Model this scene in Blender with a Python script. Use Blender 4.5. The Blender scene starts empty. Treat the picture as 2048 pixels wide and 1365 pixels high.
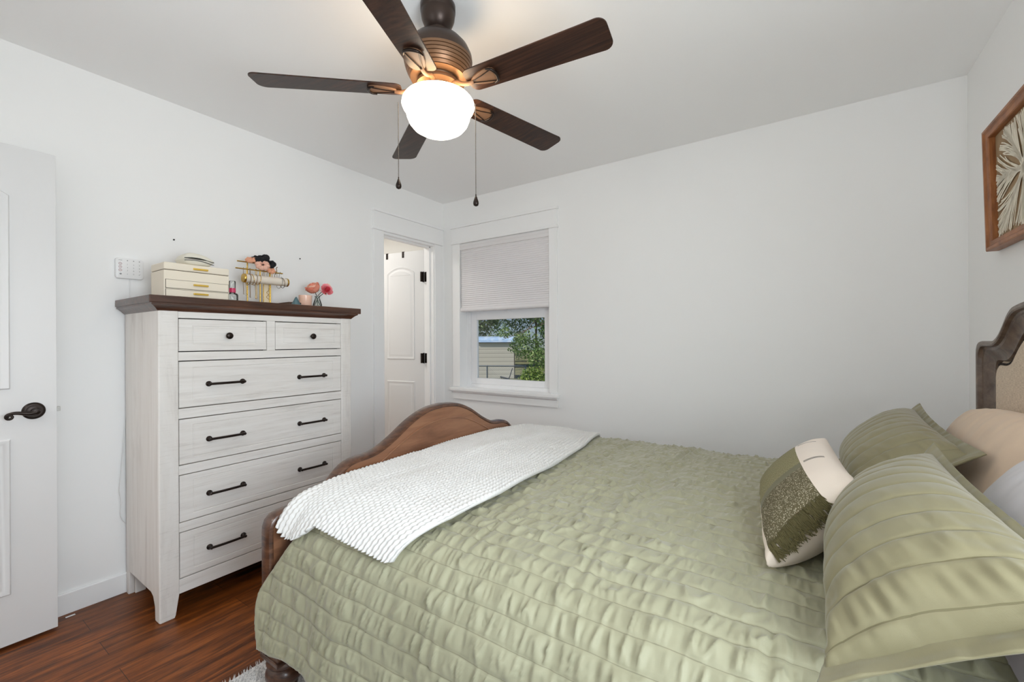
import bpy, bmesh, math, random
import numpy as np
from mathutils import Vector, Matrix
random.seed(7)
rng = np.random.default_rng(7)
SC = bpy.context.scene
COL = SC.collection
PI = math.pi

# ------------------------------------------------------------------ camera, sky, sun, daylight, exposure
H = 2.44            # ceiling height
LX = 3.352          # wall with the headboard
YF = -3.27           # wall behind the camera
CAM = Vector((2.7114, -2.9024, 1.1932))
_y, _p, _r = math.radians(34.1199), math.radians(0.0236), math.radians(-0.3129)
_F = Vector((-math.sin(_y) * math.cos(_p), math.cos(_y) * math.cos(_p), math.sin(_p)))
_R0 = Vector((math.cos(_y), math.sin(_y), 0)); _U0 = _R0.cross(_F)
_R = math.cos(_r) * _R0 + math.sin(_r) * _U0
_U = -math.sin(_r) * _R0 + math.cos(_r) * _U0
cd = bpy.data.cameras.new('camera'); cam = bpy.data.objects.new('camera', cd); COL.objects.link(cam)
cd.sensor_width = 36.0; cd.lens = 36.0 * 864.93 / 2048.0; cd.clip_start = 0.02; cd.clip_end = 400
cam.matrix_world = Matrix(((_R.x, _U.x, -_F.x, CAM.x), (_R.y, _U.y, -_F.y, CAM.y), (_R.z, _U.z, -_F.z, CAM.z), (0, 0, 0, 1)))
SC.camera = cam

w = bpy.data.worlds.new('sky'); SC.world = w; w.use_nodes = True
_nt = w.node_tree; _nt.nodes.clear()
_sky = _nt.nodes.new('ShaderNodeTexSky'); _sky.sky_type = 'HOSEK_WILKIE'; _sky.turbidity = 3.0
_sky.sun_direction = (-0.35, -0.55, 0.76)
_bg = _nt.nodes.new('ShaderNodeBackground'); _bg.inputs['Strength'].default_value = 3.6
_out = _nt.nodes.new('ShaderNodeOutputWorld')
_nt.links.new(_sky.outputs[0], _bg.inputs[0]); _nt.links.new(_bg.outputs[0], _out.inputs[0])

def light(name, kind, loc, energy, color=(1, 1, 1), size=None, size_y=None, aim=None, spread=None):
    l = bpy.data.lights.new(name, kind); l.energy = energy; l.color = color
    if kind == 'AREA':
        l.shape = 'RECTANGLE'; l.size = size; l.size_y = size_y or size
        if spread: l.spread = spread
    elif size is not None:
        if kind == 'SUN': l.angle = size
        else: l.shadow_soft_size = size
    o = bpy.data.objects.new(name, l); COL.objects.link(o); o.location = loc
    if aim is not None:
        o.rotation_euler = Vector(aim).to_track_quat('-Z', 'Y').to_euler()
    return o
light('sun', 'SUN', (0, 0, 10), 8.0, (1.0, 0.95, 0.86), math.radians(0.6), aim=(0.35, 0.55, -0.76))
# daylight through the side window beside the bed; then two added ceiling fills
light('side_window_daylight', 'AREA', (LX + 0.10, -2.66, 1.32), 27, (0.82, 0.92, 1.0), 0.82, 1.10, aim=(-0.82, 0.36, -0.40), spread=math.radians(125))
light('side_ceiling_fill', 'AREA', (LX + 0.09, -2.66, 1.20), 54, (0.90, 0.955, 1.0), 0.82, 0.86, aim=(-0.62, 0.30, 0.90))  # fill lamp at the side window, added to brighten the ceiling
light('rear_ceiling_fill', 'AREA', (1.75, YF - 0.10, 1.45), 15, (0.88, 0.95, 1.0), 1.16, 1.26, aim=(0.55, 0.70, 0.62))  # unseen fill behind the camera, added to lift ceiling and walls
light('bath_light', 'AREA', (-0.85, -0.9, H - 0.06), 23, (1.0, 0.97, 0.92), 0.5, 0.5, aim=(0, 0, -1))
SC.view_settings.view_transform = 'Standard'; SC.view_settings.look = 'None'
SC.view_settings.gamma = 1.0; SC.view_settings.use_curve_mapping = False
SC.view_settings.exposure = -0.87
SC.cycles.max_bounces = 14; SC.cycles.diffuse_bounces = 12; SC.cycles.glossy_bounces = 4
SC.cycles.transparent_max_bounces = 12; SC.cycles.sample_clamp_indirect = 6.0
SC.cycles.use_denoising = True

# ------------------------------------------------------------------ materials
def srgb(r, g, b):
    f = lambda c: (c / 255 / 12.92) if c / 255 <= 0.04045 else ((c / 255 + 0.055) / 1.055) ** 2.4
    return (f(r), f(g), f(b), 1.0)
class Mat:
    """small node helper"""
    def __init__(s, name, color=(0.8, 0.8, 0.8, 1), rough=0.5, metal=0.0, **kw):
        s.m = bpy.data.materials.new(name); s.m.use_nodes = True; s.nt = s.m.node_tree
        s.b = s.nt.nodes['Principled BSDF']
        s.b.inputs['Base Color'].default_value = color; s.b.inputs['Roughness'].default_value = rough
        s.b.inputs['Metallic'].default_value = metal
        for k, v in kw.items(): s.b.inputs[k].default_value = v
    def n(s, t, **kw):
        nd = s.nt.nodes.new(t)
        for k, v in kw.items():
            if k in nd.inputs: nd.inputs[k].default_value = v
            else: setattr(nd, k, v)
        return nd
    def l(s, a, b): s.nt.links.new(a, b)
    def coord(s, scale=(1, 1, 1), kind='Object', rot=(0, 0, 0)):
        tc = s.n('ShaderNodeTexCoord'); mp = s.n('ShaderNodeMapping')
        mp.inputs['Scale'].default_value = scale; mp.inputs['Rotation'].default_value = rot
        s.l(tc.outputs[kind], mp.inputs['Vector']); return mp.outputs[0]
    def noise(s, vec, scale, detail=4, rough=0.55, dist=0.0):
        nd = s.n('ShaderNodeTexNoise'); nd.inputs['Scale'].default_value = scale
        nd.inputs['Detail'].default_value = detail; nd.inputs['Roughness'].default_value = rough
        nd.inputs['Distortion'].default_value = dist
        s.l(vec, nd.inputs['Vector']); return nd.outputs['Fac']
    def ramp(s, fac, stops):
        nd = s.n('ShaderNodeValToRGB'); e = nd.color_ramp.elements
        while len(e) > 1: e.remove(e[-1])
        e[0].position, e[0].color = stops[0]
        for p, c in stops[1:]:
            x = e.new(p); x.color = c
        s.l(fac, nd.inputs[0]); return nd.outputs[0]
    def mix(s, fac, a, b, mode='MIX'):
        nd = s.n('ShaderNodeMix', data_type='RGBA', blend_type=mode)
        if isinstance(fac, float): nd.inputs[0].default_value = fac
        else: s.l(fac, nd.inputs[0])
        for v, i in ((a, 6), (b, 7)):
            if isinstance(v, tuple): nd.inputs[i].default_value = v
            else: s.l(v, nd.inputs[i])
        return nd.outputs[2]
    def color(s, out): s.l(out, s.b.inputs['Base Color']); return s
    def bump(s, out, strength=0.2, dist=0.002):
        nd = s.n('ShaderNodeBump'); nd.inputs['Strength'].default_value = strength; nd.inputs['Distance'].default_value = dist
        s.l(out, nd.inputs['Height']); s.l(nd.outputs[0], s.b.inputs['Normal']); return s
M = {}
def wall_mat(name, col, bump=0.05):
    m = Mat(name, col, 0.75); v = m.coord((1, 1, 1))
    m.bump(m.noise(v, 130, 3), bump, 0.002); M[name] = m.m
wall_mat('wall_paint', (0.89, 0.89, 0.883, 1)); wall_mat('ceiling_paint', (0.92, 0.92, 0.916, 1), 0.08)
wall_mat('bath_paint', (0.80, 0.79, 0.76, 1))
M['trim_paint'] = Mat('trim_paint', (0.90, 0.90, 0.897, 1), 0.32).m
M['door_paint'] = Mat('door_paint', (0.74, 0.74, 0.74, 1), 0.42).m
M['vinyl'] = Mat('vinyl', (0.88, 0.88, 0.89, 1), 0.3).m
def wood(name, stops, scale, rough, bump=0.15, nscale=3.0, coat=0.0):
    m = Mat(name, (0.2, 0.1, 0.05, 1), rough)
    v = m.coord(scale); f = m.noise(v, nscale, 7, 0.62, 0.6); m.color(m.ramp(f, stops))
    m.bump(m.noise(v, nscale * 3, 5), bump, 0.001)
    if coat: m.b.inputs['Coat Weight'].default_value = coat; m.b.inputs['Coat Roughness'].default_value = 0.2
    M[name] = m.m; return m
# plank floor: boards run along y
m = Mat('floor_wood', (0.1, 0.05, 0.02, 1), 0.40); m.b.inputs['Specular IOR Level'].default_value = 0.35; v = m.coord((1, 1, 1))
br = m.n('ShaderNodeTexBrick', offset=0.37, squash=1.0)
rot = m.coord((1, 1, 1), rot=(0, 0, PI / 2)); m.l(rot, br.inputs['Vector'])
br.inputs['Scale'].default_value = 1.0; br.inputs['Brick Width'].default_value = 1.2; br.inputs['Row Height'].default_value = 0.125
br.inputs['Mortar Size'].default_value = 0.0010; br.inputs['Mortar Smooth'].default_value = 0.3
br.inputs['Color1'].default_value = (0.25, 0.25, 0.25, 1); br.inputs['Color2'].default_value = (0.8, 0.8, 0.8, 1); br.inputs['Mortar'].default_value = (0, 0, 0, 1)
gv = m.coord((16, 1.1, 1)); g = m.noise(gv, 2.2, 9, 0.68, 0.7)
gcol = m.ramp(g, [(0.28, srgb(48, 22, 7)), (0.43, srgb(98, 50, 17)), (0.56, srgb(134, 72, 26)), (0.75, srgb(164, 96, 42))])
fine = m.noise(m.coord((90, 4, 1)), 3.0, 6, 0.7)
gcol = m.mix(0.38, gcol, m.ramp(fine, [(0.38, (0.08, 0.08, 0.08, 1)), (0.6, (1, 1, 1, 1))]), 'MULTIPLY')
knots = m.noise(m.coord((7, 2.0, 1)), 1.7, 2, 0.5, 1.0)
gcol = m.mix(m.ramp(knots, [(0.64, (0, 0, 0, 1)), (0.74, (0.8, 0.8, 0.8, 1))]), gcol, srgb(40, 18, 9))
gcol = m.mix(0.35, gcol, br.outputs['Color'], 'OVERLAY')
gcol = m.mix(br.outputs['Fac'], gcol, srgb(22, 10, 5))
m.color(gcol); m.bump(fine, 0.25, 0.001); M['floor_wood'] = m.m
# distressed white dresser wood
def whitewash(name, scale, saw, base=(0.80, 0.79, 0.77, 1)):
    m = Mat(name, base, 0.5); v = m.coord(scale)
    f = m.noise(v, 3.0, 8, 0.65, 0.3)
    c = m.ramp(f, [(0.28, srgb(208, 203, 198)), (0.42, srgb(224, 220, 215)), (0.62, srgb(230, 227, 223))])
    s2 = m.noise(m.coord(saw), 2.0, 5, 0.7)
    c = m.mix(0.20, c, m.ramp(s2, [(0.34, srgb(186, 180, 174)), (0.46, (1, 1, 1, 1))]), 'MULTIPLY')
    sc = m.noise(m.coord(scale), 7.0, 3, 0.6)
    c = m.mix(m.ramp(sc, [(0.71, (0, 0, 0, 1)), (0.78, (0.45, 0.45, 0.45, 1))]), c, srgb(150, 143, 136))
    m.color(c); m.bump(s2, 0.15, 0.001); M[name] = m.m
whitewash('white_wood_side', (14, 14, 0.8), (3, 3, 0.8))
whitewash('white_wood_post', (14, 4, 0.8), (6, 6, 120))
whitewash('white_wood_rail', (14, 1.0, 14), (8, 2, 60))
wood('dresser_top_wood', [(0.3, srgb(44, 24, 14)), (0.5, srgb(72, 42, 26)), (0.72, srgb(96, 58, 38))], (14, 1.2, 14), 0.36, 0.2, 3.0, 0.3)
wood('footboard_wood', [(0.28, srgb(104, 68, 48)), (0.5, srgb(134, 92, 66)), (0.75, srgb(158, 114, 84))], (5, 0.9, 7), 0.36, 0.1, 2.4, 0.25)
wood('footboard_edge_wood', [(0.3, srgb(42, 24, 17)), (0.5, srgb(82, 52, 36)), (0.75, srgb(116, 80, 58))], (9, 9, 30), 0.30, 0.25, 2.2, 0.35)
wood('headboard_wood', [(0.3, srgb(70, 54, 44)), (0.5, srgb(100, 82, 69)), (0.75, srgb(126, 106, 92))], (10, 10, 10), 0.38, 0.2, 2.5, 0.2)
wood('blade_wood', [(0.32, srgb(30, 18, 13)), (0.5, srgb(50, 31, 22)), (0.7, srgb(72, 45, 32))], (1.2, 30, 30), 0.38, 0.08, 2.6, 0.1)
wood('blade_edge_wood', [(0.3, srgb(120, 66, 38)), (0.7, srgb(150, 90, 56))], (2, 20, 20), 0.4, 0.05)
bpy.data.materials['blade_wood'].node_tree.nodes['Principled BSDF'].inputs['Specular IOR Level'].default_value = 0.25
wood('art_frame_wood', [(0.3, srgb(112, 64, 30)), (0.5, srgb(150, 92, 48)), (0.75, srgb(176, 116, 68))], (20, 3, 3), 0.42, 0.15, 3.0)
M['bronze'] = Mat('bronze', srgb(58, 46, 40), 0.36, 0.55).m
M['dark_bronze'] = Mat('dark_bronze', srgb(40, 30, 25), 0.34, 0.6).m
M['lamplit_bronze'] = Mat('lamplit_bronze', srgb(118, 88, 64), 0.38, 0.55).m  # bronze lightened, the bowl lamp's glow is put into its colour
M['gold'] = Mat('gold', srgb(214, 178, 96), 0.26, 1.0).m
M['brass_bar'] = Mat('brass_bar', srgb(222, 186, 84), 0.35, 0.75).m
M['lamplit_plate'] = Mat('lamplit_plate', srgb(118, 86, 62), 0.5).m  # warm lamplight on the brackets painted in as a lighter tone
M['dark_chain'] = Mat('dark_chain', srgb(92, 84, 76), 0.4, 0.6).m
M['steel'] = Mat('steel', srgb(170, 168, 164), 0.3, 1.0).m
M['silver_chain'] = Mat('silver_chain', srgb(150, 130, 110), 0.3, 0.9).m
M['black'] = Mat('black', srgb(14, 13, 15), 0.8).m
M['slot_shadow'] = Mat('slot_shadow', srgb(22, 20, 19), 0.8).m  # near-black, paints the shadow inside slots and openings
M['white_plastic'] = Mat('white_plastic', (0.84, 0.84, 0.84, 1), 0.35).m
M['grey_print'] = Mat('grey_print', srgb(150, 150, 150), 0.6).m
M['red_print'] = Mat('red_print', srgb(176, 140, 140), 0.6).m
M['cream_leather'] = Mat('cream_leather', srgb(232, 222, 204), 0.5).m
M['cream_velvet'] = Mat('cream_velvet', srgb(226, 216, 202), 0.8).m
M['cream_panel'] = Mat('cream_panel', srgb(236, 224, 198), 0.5).m
M['gap_shadow'] = Mat('gap_shadow', srgb(90, 78, 66), 0.8).m  # brown tone painting the shadow in the jewelry box gaps
M['pouch_fabric'] = Mat('pouch_fabric', srgb(226, 222, 208), 0.75).m
M['pink_label'] = Mat('pink_label', srgb(206, 56, 100), 0.4).m
M['scrunchie_pink'] = Mat('scrunchie_pink', srgb(226, 178, 158), 0.8).m
M['scrunchie_peach'] = Mat('scrunchie_peach', srgb(222, 160, 128), 0.8).m
M['scrunchie_black'] = Mat('scrunchie_black', srgb(16, 15, 20), 0.85).m
M['petal_peach'] = Mat('petal_peach', srgb(240, 158, 134), 0.7).m
M['petal_pale'] = Mat('petal_pale', srgb(246, 206, 182), 0.7).m
M['petal_pink'] = Mat('petal_pink', srgb(238, 150, 158), 0.65).m
M['petal_deep'] = Mat('petal_deep', srgb(222, 74, 92), 0.65).m
M['leaf_green'] = Mat('leaf_green', srgb(110, 112, 52), 0.7).m
M['stem_green'] = Mat('stem_green', srgb(80, 92, 84), 0.6).m
M['teal_stone'] = Mat('teal_stone', srgb(84, 112, 118), 0.5).m
M['notebook'] = Mat('notebook', srgb(84, 60, 46), 0.6).m
M['screw'] = Mat('screw', srgb(40, 38, 36), 0.5, 0.6).m
def glass(name, tint=(1, 1, 1, 1), gloss=0.12, rough=0.02):
    m = bpy.data.materials.new(name); m.use_nodes = True; nt = m.node_tree; nt.nodes.clear()
    o = nt.nodes.new('ShaderNodeOutputMaterial'); t = nt.nodes.new('ShaderNodeBsdfTransparent'); g = nt.nodes.new('ShaderNodeBsdfGlossy')
    f = nt.nodes.new('ShaderNodeFresnel'); f.inputs[0].default_value = 1.45; mx = nt.nodes.new('ShaderNodeMixShader')
    t.inputs[0].default_value = tint; g.inputs['Roughness'].default_value = rough
    ma = nt.nodes.new('ShaderNodeMath'); ma.operation = 'MULTIPLY'; ma.inputs[1].default_value = gloss * 8
    nt.links.new(f.outputs[0], ma.inputs[0]); nt.links.new(ma.outputs[0], mx.inputs[0])
    nt.links.new(t.outputs[0], mx.inputs[1]); nt.links.new(g.outputs[0], mx.inputs[2]); nt.links.new(mx.outputs[0], o.inputs[0])
    M[name] = m; return m
glass('window_glass', (1, 1, 1, 1), 0.06); glass('clear_glass', (0.90, 0.92, 0.91, 1), 0.12)
m = Mat('pink_glass', srgb(242, 190, 164), 0.25)
wv = m.n('ShaderNodeTexWave', bands_direction='Z'); wv.inputs['Scale'].default_value = 60; m.l(m.coord(), wv.inputs['Vector'])
m.color(m.mix(wv.outputs['Fac'], srgb(238, 186, 160), srgb(250, 214, 194))); M['pink_glass'] = m.m
# fabrics use their uv in metres
def fabric(name, col, col2, var=2.0, weave=700, bump=0.25, rough=0.85, sheen=0.25):
    m = Mat(name, col, rough); uv = m.coord((1, 1, 1), 'UV')
    f = m.noise(uv, var, 3); m.color(m.mix(m.ramp(f, [(0.35, (0, 0, 0, 1)), (0.65, (1, 1, 1, 1))]), col, col2))
    m.b.inputs['Sheen Weight'].default_value = sheen; m.b.inputs['Sheen Roughness'].default_value = 0.4
    m.bump(m.noise(uv, weave, 2), bump, 0.0008); M[name] = m.m; return m
fabric('white_plush', (0.74, 0.73, 0.71, 1), (0.70, 0.685, 0.66, 1), var=5, weave=420, bump=0.5, sheen=0.4)
fabric('peach_linen', (0.74, 0.58, 0.43, 1), (0.70, 0.53, 0.39, 1), weave=900)
fabric('white_sheet', (0.70, 0.68, 0.70, 1), (0.66, 0.65, 0.68, 1), weave=900)
fabric('cushion_cream', (0.78, 0.68, 0.58, 1), (0.74, 0.63, 0.53, 1), weave=800)
fabric('cushion_stripe', srgb(98, 92, 58), srgb(92, 86, 52))
m = fabric('cushion_heather', srgb(128, 122, 84), srgb(112, 106, 70), weave=500)
m = Mat('cushion_heather2', srgb(120, 114, 78), 0.9); uv = m.coord((60, 420, 1), 'UV'); f = m.noise(uv, 2.0, 4, 0.7)
m.color(m.ramp(f, [(0.35, srgb(92, 88, 56)), (0.5, srgb(128, 122, 86)), (0.66, srgb(172, 164, 130))])); m.bump(f, 0.3, 0.001); M['cushion_heather'] = m.m
m = Mat('cushion_tweed', srgb(110, 100, 80), 0.9); uv = m.coord((1, 1, 1), 'UV')
vo = m.n('ShaderNodeTexVoronoi'); vo.inputs['Scale'].default_value = 260; m.l(uv, vo.inputs['Vector'])
big = m.noise(m.coord((10, 40, 1), 'UV'), 2.0, 3)
c = m.ramp(vo.outputs['Distance'], [(0.18, srgb(206, 196, 172)), (0.42, srgb(96, 88, 62))])
m.color(m.mix(m.ramp(big, [(0.4, (0, 0, 0, 1)), (0.7, (0.6, 0.6, 0.6, 1))]), c, srgb(80, 74, 48))); m.bump(vo.outputs['Distance'], 0.3, 0.001); M['cushion_tweed'] = m.m
def stitched(name, src_col, src_col2, thread):
    m = Mat(name, src_col, 0.62); uv = m.coord((1, 1, 1), 'UV')
    sp = m.n('ShaderNodeSeparateXYZ'); m.l(uv, sp.inputs[0])
    def mth(op, a, b=None):
        nd = m.n('ShaderNodeMath', operation=op)
        for v, i in ((a, 0), (b, 1)):
            if v is None: continue
            if isinstance(v, (int, float)): nd.inputs[i].default_value = v
            else: m.l(v, nd.inputs[i])
        return nd.outputs[0]
    d = mth('ABSOLUTE', mth('SUBTRACT', mth('FRACT', mth('ADD', sp.outputs[1], 0.5)), 0.5))
    lin = mth('LESS_THAN', d, 0.015)
    f = m.noise(m.coord((1, 0.06, 1), 'UV'), 6.0, 3)
    c = m.mix(m.ramp(f, [(0.35, (0, 0, 0, 1)), (0.65, (1, 1, 1, 1))]), src_col, src_col2)
    m.color(m.mix(mth('MULTIPLY', lin, 0.75), c, thread))
    m.b.inputs['Sheen Weight'].default_value = 0.35; m.b.inputs['Sheen Roughness'].default_value = 0.4
    m.bump(m.noise(m.coord((1, 0.055, 1), 'UV'), 800, 2), 0.25, 0.0008); M[name] = m.m
stitched('sage_quilt', (0.350, 0.338, 0.226, 1), (0.322, 0.308, 0.202, 1), (0.20, 0.185, 0.115, 1))
stitched('sage_sham', (0.252, 0.226, 0.128, 1), (0.230, 0.204, 0.112, 1), (0.13, 0.11, 0.05, 1))
M['cushion_fringe'] = Mat('cushion_fringe', srgb(88, 80, 48), 0.95).m
M['grey_dash'] = Mat('grey_dash', srgb(150, 142, 132), 0.9).m
m = Mat('headboard_linen', srgb(196, 176, 152), 0.9); v = m.coord((1, 1, 1))
a = m.noise(m.coord((1, 60, 700)), 1.0, 3); b2 = m.noise(m.coord((1, 700, 60)), 1.0, 3)
f = m.mix(0.5, a, b2); m.color(m.ramp(f, [(0.38, srgb(180, 160, 138)), (0.5, srgb(212, 194, 172)), (0.62, srgb(230, 214, 194))])); m.bump(f, 0.4, 0.001); M['headboard_linen'] = m.m
m = Mat('rug_shag', (0.68, 0.67, 0.67, 1), 0.95); v = m.coord(); m.color(m.ramp(m.noise(v, 140, 3), [(0.35, srgb(170, 168, 168)), (0.55, srgb(226, 223, 220))])); M['rug_shag'] = m.m
m = Mat('shade_fabric', (0.62, 0.59, 0.60, 1), 0.8); m.b.inputs['Subsurface Weight'].default_value = 0.0; M['shade_fabric'] = m.m
def translucent(name, col, k):
    m = Mat(name, col, 0.85); t = m.n('ShaderNodeBsdfTranslucent'); t.inputs[0].default_value = col
    mx = m.n('ShaderNodeMixShader'); mx.inputs[0].default_value = k
    out = m.nt.nodes['Material Output']; m.l(m.b.outputs[0], mx.inputs[1]); m.l(t.outputs[0], mx.inputs[2]); m.l(mx.outputs[0], out.inputs[0]); M[name] = m.m
translucent('shade_fabric', (0.92, 0.90, 0.90, 1), 0.20)
m = Mat('lit_glass', (1, 0.97, 0.9, 1), 0.3); m.b.inputs['Emission Color'].default_value = (1.0, 0.89, 0.73, 1); m.b.inputs['Emission Strength'].default_value = 15.0; M['lit_glass'] = m.m
m = Mat('lit_glass_top', (1, 0.97, 0.9, 1), 0.3); m.b.inputs['Emission Color'].default_value = (1.0, 0.70, 0.40, 1); m.b.inputs['Emission Strength'].default_value = 32.0; M['lit_glass_top'] = m.m
# art
m = Mat('art_backing', srgb(158, 132, 100), 0.9); M['art_backing'] = m.m
M['art_paper'] = Mat('art_paper', srgb(236, 228, 210), 0.85).m
# outdoors
m = Mat('grass', srgb(90, 104, 60), 0.9); v = m.coord(); m.color(m.ramp(m.noise(v, 1.5, 6), [(0.3, srgb(64, 72, 40)), (0.5, srgb(104, 106, 70)), (0.7, srgb(140, 132, 98))])); M['grass'] = m.m
m = Mat('shed_siding', srgb(214, 204, 184), 0.5); v = m.coord((1, 1, 1)); wv = m.n('ShaderNodeTexWave', bands_direction='Z', wave_profile='SAW'); wv.inputs['Scale'].default_value = 1.25; m.l(v, wv.inputs['Vector'])
m.color(m.ramp(wv.outputs['Fac'], [(0.0, srgb(150, 142, 128)), (0.12, srgb(212, 207, 196)), (1.0, srgb(228, 223, 212))])); M['shed_siding'] = m.m
M['shed_trim'] = Mat('shed_trim', srgb(96, 92, 86), 0.6).m
m = Mat('shed_roof', srgb(172, 200, 232), 0.35, 0.1); m.color(m.ramp(m.noise(m.coord(), 2.5, 5), [(0.45, srgb(168, 198, 232)), (0.62, srgb(206, 222, 240))])); M['shed_roof'] = m.m
M['fence_steel'] = Mat('fence_steel', srgb(120, 132, 148), 0.4, 0.6).m
M['bark'] = Mat('bark', srgb(120, 106, 92), 0.9).m
M['patio_metal'] = Mat('patio_metal', srgb(70, 72, 78), 0.5, 0.3).m
def leaf_mat(name, c1, c2, c3):
    m = Mat(name, c2, 0.6); oi = m.n('ShaderNodeNewGeometry'); f = oi.outputs['Random Per Island']
    m.color(m.ramp(f, [(0.0, c1), (0.5, c2), (1.0, c3)]))
    t = m.n('ShaderNodeBsdfTranslucent'); mx = m.n('ShaderNodeMixShader'); mx.inputs[0].default_value = 0.25
    t.inputs[0].default_value = c2
    out = m.nt.nodes['Material Output']; m.l(m.b.outputs[0], mx.inputs[1]); m.l(t.outputs[0], mx.inputs[2]); m.l(mx.outputs[0], out.inputs[0]); M[name] = m.m
leaf_mat('leaf_bush', srgb(66, 96, 38), srgb(110, 140, 62), srgb(166, 184, 92))
leaf_mat('leaf_tree', srgb(74, 104, 56), srgb(112, 146, 82), srgb(170, 188, 126))
leaf_mat('leaf_dark', srgb(62, 92, 66), srgb(98, 134, 94), srgb(158, 178, 124))

# ------------------------------------------------------------------ mesh helpers
class MB:
    def __init__(s): s.v = []; s.f = []; s.mi = []
    def add(s, v, f, mi=0):
        o = len(s.v); s.v += [tuple(p) for p in v]; s.f += [tuple(i + o for i in q) for q in f]; s.mi += [mi] * len(f); return s
    def box(s, a, b, mi=0):
        x0, y0, z0 = a; x1, y1, z1 = b
        return s.add([(x0, y0, z0), (x1, y0, z0), (x1, y1, z0), (x0, y1, z0), (x0, y0, z1), (x1, y0, z1), (x1, y1, z1), (x0, y1, z1)],
                     [(3, 2, 1, 0), (4, 5, 6, 7), (0, 1, 5, 4), (1, 2, 6, 5), (2, 3, 7, 6), (3, 0, 4, 7)], mi)
    def prism(s, prof, a, b, axis=1, mi=0):
        """profile polygon extruded from a to b along axis; profile in the two other axes in xyz order"""
        n = len(prof)
        def P(u, w, t): return {0: (t, u, w), 1: (u, t, w), 2: (u, w, t)}[axis]
        v = [P(u, w, a) for u, w in prof] + [P(u, w, b) for u, w in prof]
        f = [(i, (i + 1) % n, n + (i + 1) % n, n + i) for i in range(n)] + [tuple(range(n))[::-1], tuple(range(n, 2 * n))]
        return s.add(v, f, mi)
    def lathe(s, prof, c=(0, 0, 0), axis=(0, 0, 1), n=32, mi=0, cap=True):
        ax = Vector(axis).normalized(); t = Vector((1, 0, 0)) if abs(ax.x) < 0.9 else Vector((0, 1, 0))
        e1 = ax.cross(t).normalized(); e2 = ax.cross(e1); c = Vector(c)
        v = []; f = []
        for r, h in prof:
            for k in range(n):
                a = 2 * PI * k / n; v.append(c + ax * h + e1 * (r * math.cos(a)) + e2 * (r * math.sin(a)))
        for i in range(len(prof) - 1):
            for k in range(n):
                k2 = (k + 1) % n; f.append((i * n + k, i * n + k2, (i + 1) * n + k2, (i + 1) * n + k))
        if cap:
            f.append(tuple(range(n))[::-1]); f.append(tuple(range((len(prof) - 1) * n, len(prof) * n)))
        return s.add(v, f, mi)
    def tube(s, pts, r, n=8, mi=0, closed=False):
        pts = [Vector(p) for p in pts]; m = len(pts); rr = r if isinstance(r, (list, tuple)) else [r] * m
        v = []; f = []; up = None
        for i, p in enumerate(pts):
            a = pts[(i - 1) % m] if (closed or i > 0) else p; b = pts[(i + 1) % m] if (closed or i < m - 1) else p
            d = (b - a).normalized()
            if up is None:
                up = Vector((0, 0, 1)) if abs(d.z) < 0.9 else Vector((1, 0, 0))
            e1 = up - d * up.dot(d)
            if e1.length < 1e-5: e1 = Vector((1, 0, 0)) - d * d.x
            e1.normalize(); up = e1; e2 = d.cross(e1)
            for k in range(n):
                t = 2 * PI * k / n; v.append(p + e1 * (rr[i] * math.cos(t)) + e2 * (rr[i] * math.sin(t)))
        for i in range(m if closed else m - 1):
            for k in range(n):
                k2 = (k + 1) % n; j = (i + 1) % m; f.append((i * n + k, i * n + k2, j * n + k2, j * n + k))
        if not closed: f.append(tuple(range(n))[::-1]); f.append(tuple(range((m - 1) * n, m * n)))
        return s.add(v, f, mi)
    def ball(s, c, r, n=12, mi=0, sq=(1, 1, 1)):
        prof = []; v = [(c[0], c[1], c[2] - r * sq[2])]; f = []
        for i in range(1, n):
            a = -PI / 2 + PI * i / n
            for k in range(2 * n):
                t = PI * k / n; v.append((c[0] + r * sq[0] * math.cos(a) * math.cos(t), c[1] + r * sq[1] * math.cos(a) * math.sin(t), c[2] + r * sq[2] * math.sin(a)))
        v.append((c[0], c[1], c[2] + r * sq[2])); N = 2 * n
        for k in range(N): f.append((0, 1 + (k + 1) % N, 1 + k)); f.append((len(v) - 1, len(v) - 1 - N + k, len(v) - 1 - N + (k + 1) % N))
        for i in range(n - 2):
            for k in range(N): f.append((1 + i * N + k, 1 + i * N + (k + 1) % N, 1 + (i + 1) * N + (k + 1) % N, 1 + (i + 1) * N + k))
        return s.add(v, f, mi)
    def rings(s, loops, mi=0, cap=True):
        """stack of equal-length point loops joined into a skin; the last is filled"""
        n = len(loops[0]); v = [p for l in loops for p in l]
        f = [(i * n + k, i * n + (k + 1) % n, (i + 1) * n + (k + 1) % n, (i + 1) * n + k) for i in range(len(loops) - 1) for k in range(n)]
        if cap: f.append(tuple(range((len(loops) - 1) * n, len(loops) * n)))
        return s.add(v, f, mi)
    def xform(s, mtx):
        s.v = [tuple(mtx @ Vector(p)) for p in s.v]; return s

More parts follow.
